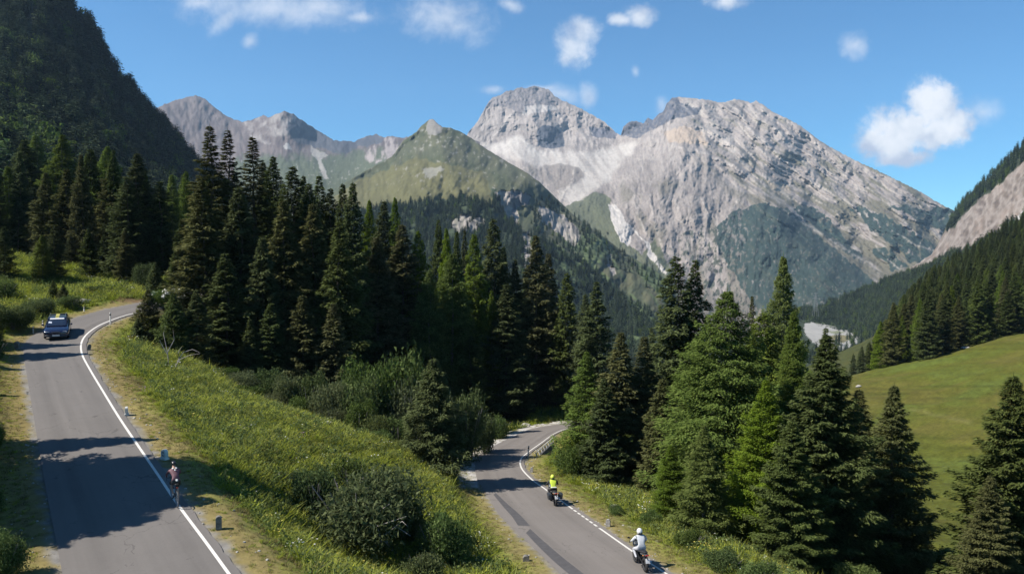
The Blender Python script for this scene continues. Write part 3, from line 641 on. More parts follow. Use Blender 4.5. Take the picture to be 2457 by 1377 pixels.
C_ = Sheet("hill", "green rounded hill with a small rock knob, cliffs and a wooded foot", SK_C, [(740, 760), (1300, 960), (1700, 960)], 740, 1700, 2.2, 240,
    [(740, 520, 1700), (830, 435, 1900), (940, 375, 2200), (1035, 288, 2450), (1130, 330, 2350), (1230, 395, 2150), (1345, 485, 1950), (1440, 560, 1800), (1520, 615, 1750), (1600, 680, 1600), (1660, 800, 1350), (850, 480, 1600), (1000, 480, 1520), (1150, 470, 1560),
     (1000, 400, 1900), (1150, 400, 1950), (1250, 450, 1750), (1000, 560, 1300), (1150, 560, 1320), (1300, 600, 1350), (1400, 700, 1250), (1200, 700, 1000), (1500, 760, 1200), (1000, 700, 900), (1600, 800, 1150), (850, 650, 900), (1400, 830, 850), (1600, 830, 1050),
     (1400, 950, 600), (1650, 950, 640), (1230, 500, 1600), (1340, 560, 1600), (740, 740, 700)],
    relC, colC, hill_mat, 1.6, .07)

# valley floor with the white river gravel
def colV(x, y):
    n = fbm(x*.06, y*.12, 5, 301); c = bl(CC(x, (.045, .06, .035)), (.09, .12, .05), inpoly(x, y, [(1958, 766), (1990, 768), (2030, 780), (2070, 790), (1990, 790), (1950, 776)], 3))
    white = (.38, .375, .355)
    c = bl(c, white, inpoly(x, y, [(1930, 772), (1965, 776), (1990, 779), (2015, 787), (2050, 786), (2072, 783), (2092, 781), (2095, 792), (2075, 800), (2062, 806), (2056, 818), (2040, 830), (2020, 840), (1990, 846), (1960, 830), (1930, 800)], 4, .1))
    c = bl(c, (.20, .175, .075), inpoly(x, y, [(1990, 806), (2012, 803), (2035, 806), (2042, 812), (2024, 822), (2004, 820)], 2, .1)*.9)
    return bl(c, (.22, .24, .14), inpoly(x, y, [(1985, 796), (2010, 794), (2030, 799), (2000, 801)], 2, .1)*.9)
V_ = Sheet("valley", "valley floor with a white gravel river bed", [(1500, 830), (1840, 810), (1880, 765), (1920, 745), (2400, 735)], [(1500, 1010), (2400, 1010)], 1500, 2400, 3.0, 170,
    [(px, py, 128/s_of(px, py)) for px in (1500, 1900, 2400) for py in (704, 730, 770, 830, 900, 1010)], lambda x, y: .002*fbm(x*.05, y*.05, 3, 302), colV, land_mat("valley_mix", .06, .15, .5, 1.0), 0, .1)

SK_F1 = [(1860, 775), (1900, 762), (1960, 742), (2040, 704), (2090, 690), (2140, 668), (2190, 640), (2235, 610), (2250, 588), (2262, 560), (2284, 517), (2305, 492), (2330, 462), (2350, 448), (2372, 428), (2400, 402), (2425, 380), (2457, 346), (2600, 220), (2900, 0)]
def relF(x, y): return .03*ridged(x*.02, y*.015, 5, 401)+.014*ridged(x*.07, y*.04, 4, 402)-.02
def colF(x, y):
    n = fbm(x*.03, y*.03, 5, 411); rr = ridged(x*.06, y*.035, 5, 412); f = fbm(x*.12, y*.12, 4, 413)
    c = bl(CC(x, (.20, .165, .14)), (.31, .27, .24), sstep(.3, .8, rr)); c = bl(c, (.10, .08, .07), sstep(.1, .45, -n+.6*f)*.7)
    c = bl(c, (.31, .23, .185), sstep(.1, .5, n)*.4)
    d = (.040, .052, .028)
    up = inpoly(x, y, [(2235, 590), (2290, 505), (2370, 428), (2457, 340), (2900, -60), (2900, 160), (2457, 388), (2400, 440), (2350, 478), (2312, 520), (2290, 545), (2275, 545), (2262, 565)], 6)
    lo = inpoly(x, y, [(1800, 700), (1960, 742), (2040, 704), (2140, 668), (2185, 655), (2225, 640), (2300, 608), (2350, 590), (2400, 560), (2457, 520), (2900, 380), (2900, 900), (1800, 900)], 7)
    holes = sstep(.2, .32, f+n*.5)*.5
    c = bl(c, d, np.maximum(up*(1-.3*holes), lo*(1-.3*holes)))
    return bl(c, (.55, .53, .50), inpoly(x, y, [(2410, 545), (2435, 525), (2457, 505), (2457, 518), (2425, 548)], 4))
F1 = Sheet("mountainside", "rocky reddish cliff with woods above and below on the right", SK_F1, [(1860, 800), (2457, 830), (2900, 830)], 1860, 2900, 2.6, 170,
    [(1860, 775, 1500), (1960, 745, 1600), (2040, 705, 1700), (2140, 668, 1700), (2240, 600, 1650), (2292, 505, 1750), (2370, 430, 1500), (2457, 345, 1300), (2900, 0, 900), (1960, 785, 1430), (2050, 785, 1380), (2150, 740, 1200), (2250, 680, 1000), (2300, 600, 1150),
     (2350, 560, 1050), (2457, 560, 800), (2457, 450, 1050), (2457, 700, 620), (2300, 760, 800), (2200, 790, 900), (2900, 600, 480), (2900, 300, 650)],
    relF, colF, land_mat("rock_red", .03, .3, 1.0, 7.0, scale2=.006), 3, .08)
SK_F2 = [(1960, 925), (2020, 905), (2060, 880), (2090, 850), (2120, 808), (2160, 765), (2200, 722), (2250, 682), (2300, 652), (2350, 625), (2400, 595), (2457, 562), (2600, 470), (2900, 300)]
def colF2(x, y):
    n = fbm(x*.03, y*.03, 5, 511); c = bl(CC(x, (.040, .048, .024)), (.07, .08, .035), sstep(0, .5, n))
    return bl(c, (.32, .29, .24), inpoly(x, y, [(2205, 730), (2230, 718), (2238, 728), (2215, 745)], 4))
F2 = Sheet("mountainside", "near wooded slope above the meadow on the right", SK_F2, [(1960, 960), (2050, 918), (2457, 826), (2900, 700)], 1960, 2900, 5, 90,
    [(1960, 925, 225), (2060, 880, 240), (2120, 810, 330), (2200, 722, 420), (2300, 652, 480), (2457, 562, 540), (2900, 300, 520), (2457, 810, 207), (2457, 700, 290), (2300, 838, 210), (2300, 740, 300), (2200, 800, 265), (2150, 860, 222), (2380, 650, 400), (2050, 915, 210), (2900, 700, 170), (1960, 950, 220)],
    lambda x, y: .03*fbm(x*.01, y*.01, 4, 501), colF2, forest_floor, 3, .05)

# ------------------------------------------------------------------ tree makers
def tris_to_mesh(name, T, tint, mats, extra=None):
    """T (n,3,3) triangles, tint (n,3)"""
    V = T.reshape(-1, 3); F = np.arange(len(V)).reshape(-1, 3)
    me = mesh_np(name, V, F, False, attrs={'tint': tint.ravel()})
    for m_ in (mats if isinstance(mats, list) else [mats]): me.materials.append(m_)
    return me
def spruce_tris(h, R, seed, n=26000, nbr=12, base=.04, size=.26, prof=.7, drp=.42, gaps=.06, lump=.22, lat=.17, hang=.30):
    """flat drooping boughs: every bough is a fan of small needle sprays"""
    r = np.random.default_rng(seed); T = []; TI = []; N = int(h*nbr); side = r.uniform(0, 6.28); gold = 2.399963
    for i in range(N):
        f = base+(.985-base)*(max(0, i+r.uniform(-.4, .4))/N)**.92; f = min(max(f, base), .985); az = i*gold+r.normal(0, .3)
        if r.random() < gaps: continue
        env = math.tanh(1.5*(1-f)/prof)/math.tanh(1.5/prof)*(.62+.38*min(1, (f-base+.04)/.10))*(1+lump*math.sin(az*2+f*19+side)*math.sin(f*31+side*3))
        L = R*env*r.uniform(.62, 1.15)+.035*h/20; k = max(5, int(n/N*(.30+1.25*L/R)))
        dr = drp*(1-f)*r.uniform(.6, 1.35)-.10*f
        t = r.random(k)**.6; ca, sa = math.cos(az), math.sin(az)
        wd = L*lat*(1.25-t)+.05; u = r.normal(0, 1, k)*wd
        x = L*t; z = f*h-dr*L*np.sin(t*1.9)*.75+.17*L*t**3-np.abs(u)*.25-hang*size*r.random(k)**2*3.6*(.4+L/R)+r.normal(0, .09, k)*(.3+L/R)
        P = np.stack([ca*x-sa*u, sa*x+ca*u, z], 1)
        a = az+np.sign(u)*r.uniform(.1, 1.0, k); dn = r.uniform(.0, .65, k); ln = size*r.uniform(.6, 1.5, k)*(.75+.35*L/R)
        d = np.stack([np.cos(a), np.sin(a), -dn], 1)*ln[:, None]
        b_ = a+1.57+r.normal(0, .4, k); wv = size*.30*(.5+.5*min(1, L/R*2)); q = np.stack([np.cos(b_)*wv, np.sin(b_)*wv, r.normal(0, .45, k)*wv], 1)
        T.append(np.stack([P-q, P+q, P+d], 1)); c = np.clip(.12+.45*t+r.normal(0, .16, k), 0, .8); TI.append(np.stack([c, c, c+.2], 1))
    for k in range(6):
        a = k*1.05; s_ = .012*R; T.append(np.array([[[s_*math.cos(a), s_*math.sin(a), h*.95], [s_*math.cos(a+2), s_*math.sin(a+2), h*.95], [0, 0, h*1.01]]])); TI.append(np.array([[.4, .4, .8]]))
    return np.concatenate(T), np.concatenate(TI)
def larch_tris(h, R, seed, n=9000, base=.08, size=.2, prof=.62):
    """soft, feathery crown: many small drooping sprays along upswept branches"""
    r = np.random.default_rng(seed); T = []; TI = []
    nbr = int(h*9)
    zs = base*h+(h*.97-base*h)*r.random(nbr)**.9; azs = r.uniform(0, 6.28, nbr); per = max(6, n//nbr)
    for z, az in zip(zs, azs):
        f = z/h; L = (R*math.tanh(1.5*(1-f)/prof)/math.tanh(1.5/prof)*min(1, .6+(f-base)*4)*(1+.25*math.sin(az*2+f*14)*math.sin(f*23))+.03)*r.uniform(.55, 1.15)
        k = max(4, int(per*(.35+L/R))); t = r.random(k)**.5; ca, sa = math.cos(az), math.sin(az)
        P = np.stack([ca*L*t, sa*L*t, z-.18*L*np.sin(t*2.4)*(1-f)+.22*L*t*t], 1)+r.normal(0, 1, (k, 3))*(.05+.13*L*t)[:, None]*np.array([1, 1, .6])-np.stack([0*t, 0*t, r.random(k)**2*.6], 1)
        ln = size*r.uniform(.7, 1.7, k); a = r.uniform(0, 6.28, k); dn = r.uniform(.35, 1.25, k)
        d = np.stack([np.cos(a)*(1-dn*.6), np.sin(a)*(1-dn*.6), -dn], 1)*ln[:, None]
        wv = size*.24; b_ = r.uniform(0, 6.28, k); q = np.stack([np.cos(b_)*wv, np.sin(b_)*wv, r.uniform(-.4, .4, k)*wv], 1)
        T.append(np.stack([P-q, P+q, P+d], 1)); c = r.uniform(.05, .75, k); TI.append(np.stack([c, c, c+.25], 1))
    return np.concatenate(T), np.concatenate(TI)
def shrub_tris(R, h, seed, n=3500, size=.11, blobs=7, flat=.8):
    r = np.random.default_rng(seed); B = []
    for k in range(blobs):
        a = r.uniform(0, 6.28); d = R*r.uniform(0, .62); rr = R*r.uniform(.32, .6); B.append((math.cos(a)*d, math.sin(a)*d, h*r.uniform(.3, .68), rr, h*r.uniform(.3, .42)))
    T = []; TI = []
    for (x, y, z, rr, rz) in B:
        k = n//blobs; u = r.normal(0, 1, (k, 3)); u /= np.linalg.norm(u, axis=1)[:, None]; rad = r.random(k)**.35*(1+.12*r.normal(0, 1, k))
        P = np.array([x, y, z])+u*rad[:, None]*np.array([rr, rr, rz]); P = P[P[:, 2] > .02]; k = len(P)
        a = r.normal(0, 1, (k, 3)); a /= np.linalg.norm(a, axis=1)[:, None]; b = r.normal(0, 1, (k, 3)); b /= np.linalg.norm(b, axis=1)[:, None]
        s_ = size*r.uniform(.6, 1.4, k)[:, None]
        T.append(np.stack([P-b*s_*.5, P+b*s_*.5, P+a*s_*1.5], 1)); c = r.uniform(.05, .8, k); TI.append(np.stack([c, c, c+.15], 1))
    return np.concatenate(T), np.concatenate(TI)
def tube(pts, radii, sides=6):
    V = []; F = []
    for i, (p, rr) in enumerate(zip(pts, radii)):
        p = np.array(p, float); d = np.array(pts[min(i+1, len(pts)-1)], float)-np.array(pts[max(i-1, 0)], float); d /= (np.linalg.norm(d)+1e-9)
        a = np.cross(d, [0, 0, 1.0]);
        if np.linalg.norm(a) < .05: a = np.array([1.0, 0, 0])
        a /= np.linalg.norm(a); b = np.cross(d, a)
        for k in range(sides):
            t = 2*math.pi*k/sides; V.append(p+rr*(math.cos(t)*a+math.sin(t)*b))
    for i in range(len(pts)-1):
        for k in range(sides):
            k2 = (k+1) % sides; F.append((i*sides+k, i*sides+k2, (i+1)*sides+k2, (i+1)*sides+k))
    return np.array(V), np.array(F)
def join_quads(L):
    V = []; F = []; o = 0
    for v, f in L: V.append(v); F.append(f+o); o += len(v)
    return np.concatenate(V), np.concatenate(F)
def trunk_mesh(h, r0, seed, dead=6, limbs=0, R=2, top=.97):
    r = np.random.default_rng(seed); n = 10
    pts = [(r.normal(0, .02)*i, r.normal(0, .02)*i, -.5+(h*top+.5)*i/(n-1)) for i in range(n)]
    parts = [tube(pts, [r0*(1.25 if i == 0 else 1)*(1-.93*i/(n-1)) for i in range(n)], 7)]
    for k in range(dead):     # bare lower twigs and inner limbs
        z = h*r.uniform(.03, .85); a = r.uniform(0, 6.28); L = R*(1-z/h)*r.uniform(.5, .8)
        parts.append(tube([(0, 0, z), (math.cos(a)*L*.5, math.sin(a)*L*.5, z-.06*L), (math.cos(a)*L, math.sin(a)*L, z-.1*L)], [r0*.18, r0*.12, .012], 3))
    V, F = join_quads(parts); return mesh_np("trunk", V, F, True)
bark = mat("bark", (.12, .095, .075), .9, noise=(3, .6, 1.5), bump=.5); bark_grey = mat("bark_grey", (.23, .21, .19), .9, noise=(3, .6, 1.3), bump=.5)
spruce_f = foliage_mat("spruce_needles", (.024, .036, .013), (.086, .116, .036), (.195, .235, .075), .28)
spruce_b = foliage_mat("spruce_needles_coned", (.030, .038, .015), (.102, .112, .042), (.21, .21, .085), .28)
larch_f = foliage_mat("larch_needles", (.035, .062, .010), (.125, .185, .026), (.27, .34, .060), .38)
leaf_f = foliage_mat("shrub_leaves", (.045, .075, .022), (.11, .16, .042), (.21, .26, .09), .35)
leaf_d = foliage_mat("willow_leaves", (.055, .080, .028), (.135, .170, .060), (.25, .285, .12), .4)
def proto(kind, i):
    """returns crown mesh, trunk mesh; unit: height h"""
    if kind == 'spruce_hi':
        h, R = 20, 3.4
        T, I = spruce_tris(h, R, 100+i, 76000, 19, .02, .19, [1.0, 1.15, .85][i % 3], .42, .05, .22, .15)
        cm = tris_to_mesh("crown", T, I, [spruce_f, spruce_b, spruce_f][i % 3]); tm = trunk_mesh(h, .22, i, 10, R=3)
    elif kind == 'spruce':
        h, R = 24, 2.7
        T, I = spruce_tris(h, R, 200+i, 30000, 13, .03+.02*(i % 3), .27, [.80, 1.0, .70, .90, 1.15, .85][i % 6], .45, .06+.04*(i % 3), .25, .17)
        cm = tris_to_mesh("crown", T, I, [spruce_f, spruce_b, spruce_f, spruce_b, spruce_f, spruce_f][i % 6]); tm = trunk_mesh(h, .2, i+10, 6, R=2.2)
    elif kind == 'sparse':          # open top with gaps between boughs
        h, R = 24, 2.6
        T, I = spruce_tris(h, R, 300+i, 24000, 8, .06, .25, 1.5, .40, .12, .2, .13)
        cm = tris_to_mesh("crown", T, I, spruce_b); tm = trunk_mesh(h, .2, i+20, 6, R=2.2)
    elif kind == 'larch_hi':
        h, R = 19, 4.2; T, I = spruce_tris(h, R, 400+i, 130000, 20, .02, .155, [.75, 1.2][i % 2], .22, .05, .22, .30, .75); cm = tris_to_mesh("crown", T, I, larch_f); tm = trunk_mesh(h, .2, i+30, 16, R=4)
    elif kind == 'larch':
        h, R = 20, 3.2; T, I = spruce_tris(h, R, 500+i, 42000, 16, .05, .21, [.8, 1.1, .7, .95][i % 4], .22, .08, .25, .28, .6); cm = tris_to_mesh("crown", T, I, larch_f); tm = trunk_mesh(h, .2, i+40, 8, R=3)
    elif kind == 'young':
        h, R = 8, 2.0
        T, I = spruce_tris(h, R, 600+i, 30000, 26, .02, .15, 1.0, .28, .04, .2, .18)
        cm = tris_to_mesh("crown", T, I, [spruce_f, spruce_b][i % 2]); tm = trunk_mesh(h, .1, i+50, 6, R=1.6)
    return dict(h=h, R=R, crown=cm, trunk=tm)
PROT = {}
def get_proto(kind, i):
    if (kind, i) not in PROT: PROT[(kind, i)] = proto(kind, i)
    return PROT[(kind, i)]
NVAR = {'spruce_hi': 3, 'spruce': 6, 'sparse': 2, 'larch_hi': 2, 'larch': 4, 'young': 2}
def place_tree(kind, x, y, z, h, R, label, group=None, var=None, pale=False):
    p = get_proto(kind, (var if var is not None else rnd.randrange(NVAR[kind])) % NVAR[kind])
    larch = kind.startswith('larch')
    o = empty('larch_tree' if larch else 'spruce_tree', (x, y, z), rnd.uniform(0, 6.28))
    o.scale = (R/p['R'], R/p['R'], h/p['h'])
    tag(o, label, 'tree', group)
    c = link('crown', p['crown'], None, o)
    t = link('trunk', p['trunk'], None, o)
    if not p['trunk'].materials: p['trunk'].materials.append(bark_grey if (larch or pale) else bark)
    return o
def tree_at(kind, px, top, d, Rpx, label, group=None, var=None):
    a, b = kxs(px, top); x = a*d; z0 = gz(x, d); h = b*d-z0
    Rpx *= {'sparse': 1.5, 'spruce': 1.38, 'larch': 1.3, 'young': 1.2}.get(kind, 1.15)
    h = max(h, 2); Rm = min(Rpx*d/FPX, h*{'young': .33, 'larch': .26, 'larch_hi': .31, 'spruce_hi': .275}.get(kind, .22))
    return place_tree(kind, x, d, z0-.1, h, Rm, label, group, var)

# far-off woods: one instanced object each
def scatter(name, pts, scl, protos, label, kind='stuff', tilt=0.0, idx=None, seed=0, cat=None):
    r = np.random.default_rng(seed); n = len(pts)
    me = bpy.data.meshes.new(name); me.vertices.add(n); me.vertices.foreach_set('co', np.ascontiguousarray(pts, dtype=np.float32).ravel())
    def at(nm, ty, v, key='value'):
        a = me.attributes.new(nm, ty, 'POINT'); a.data.foreach_set(key, v)
    at('scl', 'FLOAT_VECTOR', np.ascontiguousarray(scl, dtype=np.float32).ravel(), 'vector')
    rot = np.stack([r.normal(0, tilt, n), r.normal(0, tilt, n), r.uniform(0, 6.28, n)], 1).astype(np.float32)
    at('rot', 'FLOAT_VECTOR', rot.ravel(), 'vector')
    at('pick', 'INT', (idx if idx is not None else r.integers(0, len(protos), n)).astype(np.int32))
    col_ = bpy.data.collections.new(name+"_kinds")
    for k, m_ in enumerate(protos):
        q = bpy.data.objects.new("%s_kind_%02d" % (name, k), m_); col_.objects.link(q)
    ng = bpy.data.node_groups.new(name+"_nodes", 'GeometryNodeTree')
    ng.interface.new_socket('Geometry', in_out='INPUT', socket_type='NodeSocketGeometry'); ng.interface.new_socket('Geometry', in_out='OUTPUT', socket_type='NodeSocketGeometry')
    N = ng.nodes; L = ng.links; gi = N.new('NodeGroupInput'); go = N.new('NodeGroupOutput')
    ci = N.new('GeometryNodeCollectionInfo'); ci.inputs['Collection'].default_value = col_; ci.inputs['Separate Children'].default_value = True; ci.inputs['Reset Children'].default_value = True
    ip = N.new('GeometryNodeInstanceOnPoints'); ip.inputs['Pick Instance'].default_value = True
    def na(nm, ty):
        q = N.new('GeometryNodeInputNamedAttribute'); q.data_type = ty; q.inputs['Name'].default_value = nm; return q.outputs['Attribute']
    L.new(gi.outputs[0], ip.inputs['Points']); L.new(ci.outputs[0], ip.inputs['Instance']); L.new(na('pick', 'INT'), ip.inputs['Instance Index'])
    L.new(na('scl', 'FLOAT_VECTOR'), ip.inputs['Scale'])
    e2r = N.new('FunctionNodeEulerToRotation'); L.new(na('rot', 'FLOAT_VECTOR'), e2r.inputs[0]); L.new(e2r.outputs[0], ip.inputs['Rotation'])
    L.new(ip.outputs[0], go.inputs[0])
    o = link(name, me); md = o.modifiers.new("scatter", 'NODES'); md.node_group = ng
    tag(o, label, cat, kind=kind)
    return o
def low_spruce(seed, m_, prof=1.0, R=.16):
    T, I = spruce_tris(1.0, R, seed, 420, 45, .03, .075, prof, .4, .03, .25, .2, .15)
    n = 7; cone = []
    for k in range(n):
        a, b = 6.283*k/n, 6.283*(k+1)/n; q = R*.55
        cone.append([[q*math.cos(a), q*math.sin(a), .04], [q*math.cos(b), q*math.sin(b), .04], [0, 0, .93]])
    T = np.concatenate([T, np.array(cone)]); I = np.concatenate([I, np.full((n, 3), .15)])
    return tris_to_mesh("low", T, I, m_)
def low_larch(seed, m_=None, n=420, R=.24):
    T, I = larch_tris(1.0, R, seed, n, .1, .09, .8); 
    rr = np.random.default_rng(seed); cone = []
    for k in range(6):
        a, b = 6.283*k/6, 6.283*(k+1)/6; q = R*.5; cone.append([[q*math.cos(a), q*math.sin(a), .12], [q*math.cos(b), q*math.sin(b), .12], [0, 0, .85]])
    T = np.concatenate([T, np.array(cone)]); I = np.concatenate([I, np.full((6, 3), .3)])
    return tris_to_mesh("low", T, I, m_ or larch_f)
far_f = foliage_mat("far_needles", (.016, .026, .016), (.050, .075, .040), (.135, .165, .085), .15, 1.0)
far_l = foliage_mat("far_larch_needles", (.05, .085, .015), (.10, .15, .025), (.17, .23, .05), .3, .4)
LOW = [low_spruce(1, far_f), low_spruce(2, far_f, .8, .19), low_spruce(3, far_f, 1.2), low_spruce(4, far_f, .7, .22), low_larch(5, far_l), low_larch(6, far_l)]
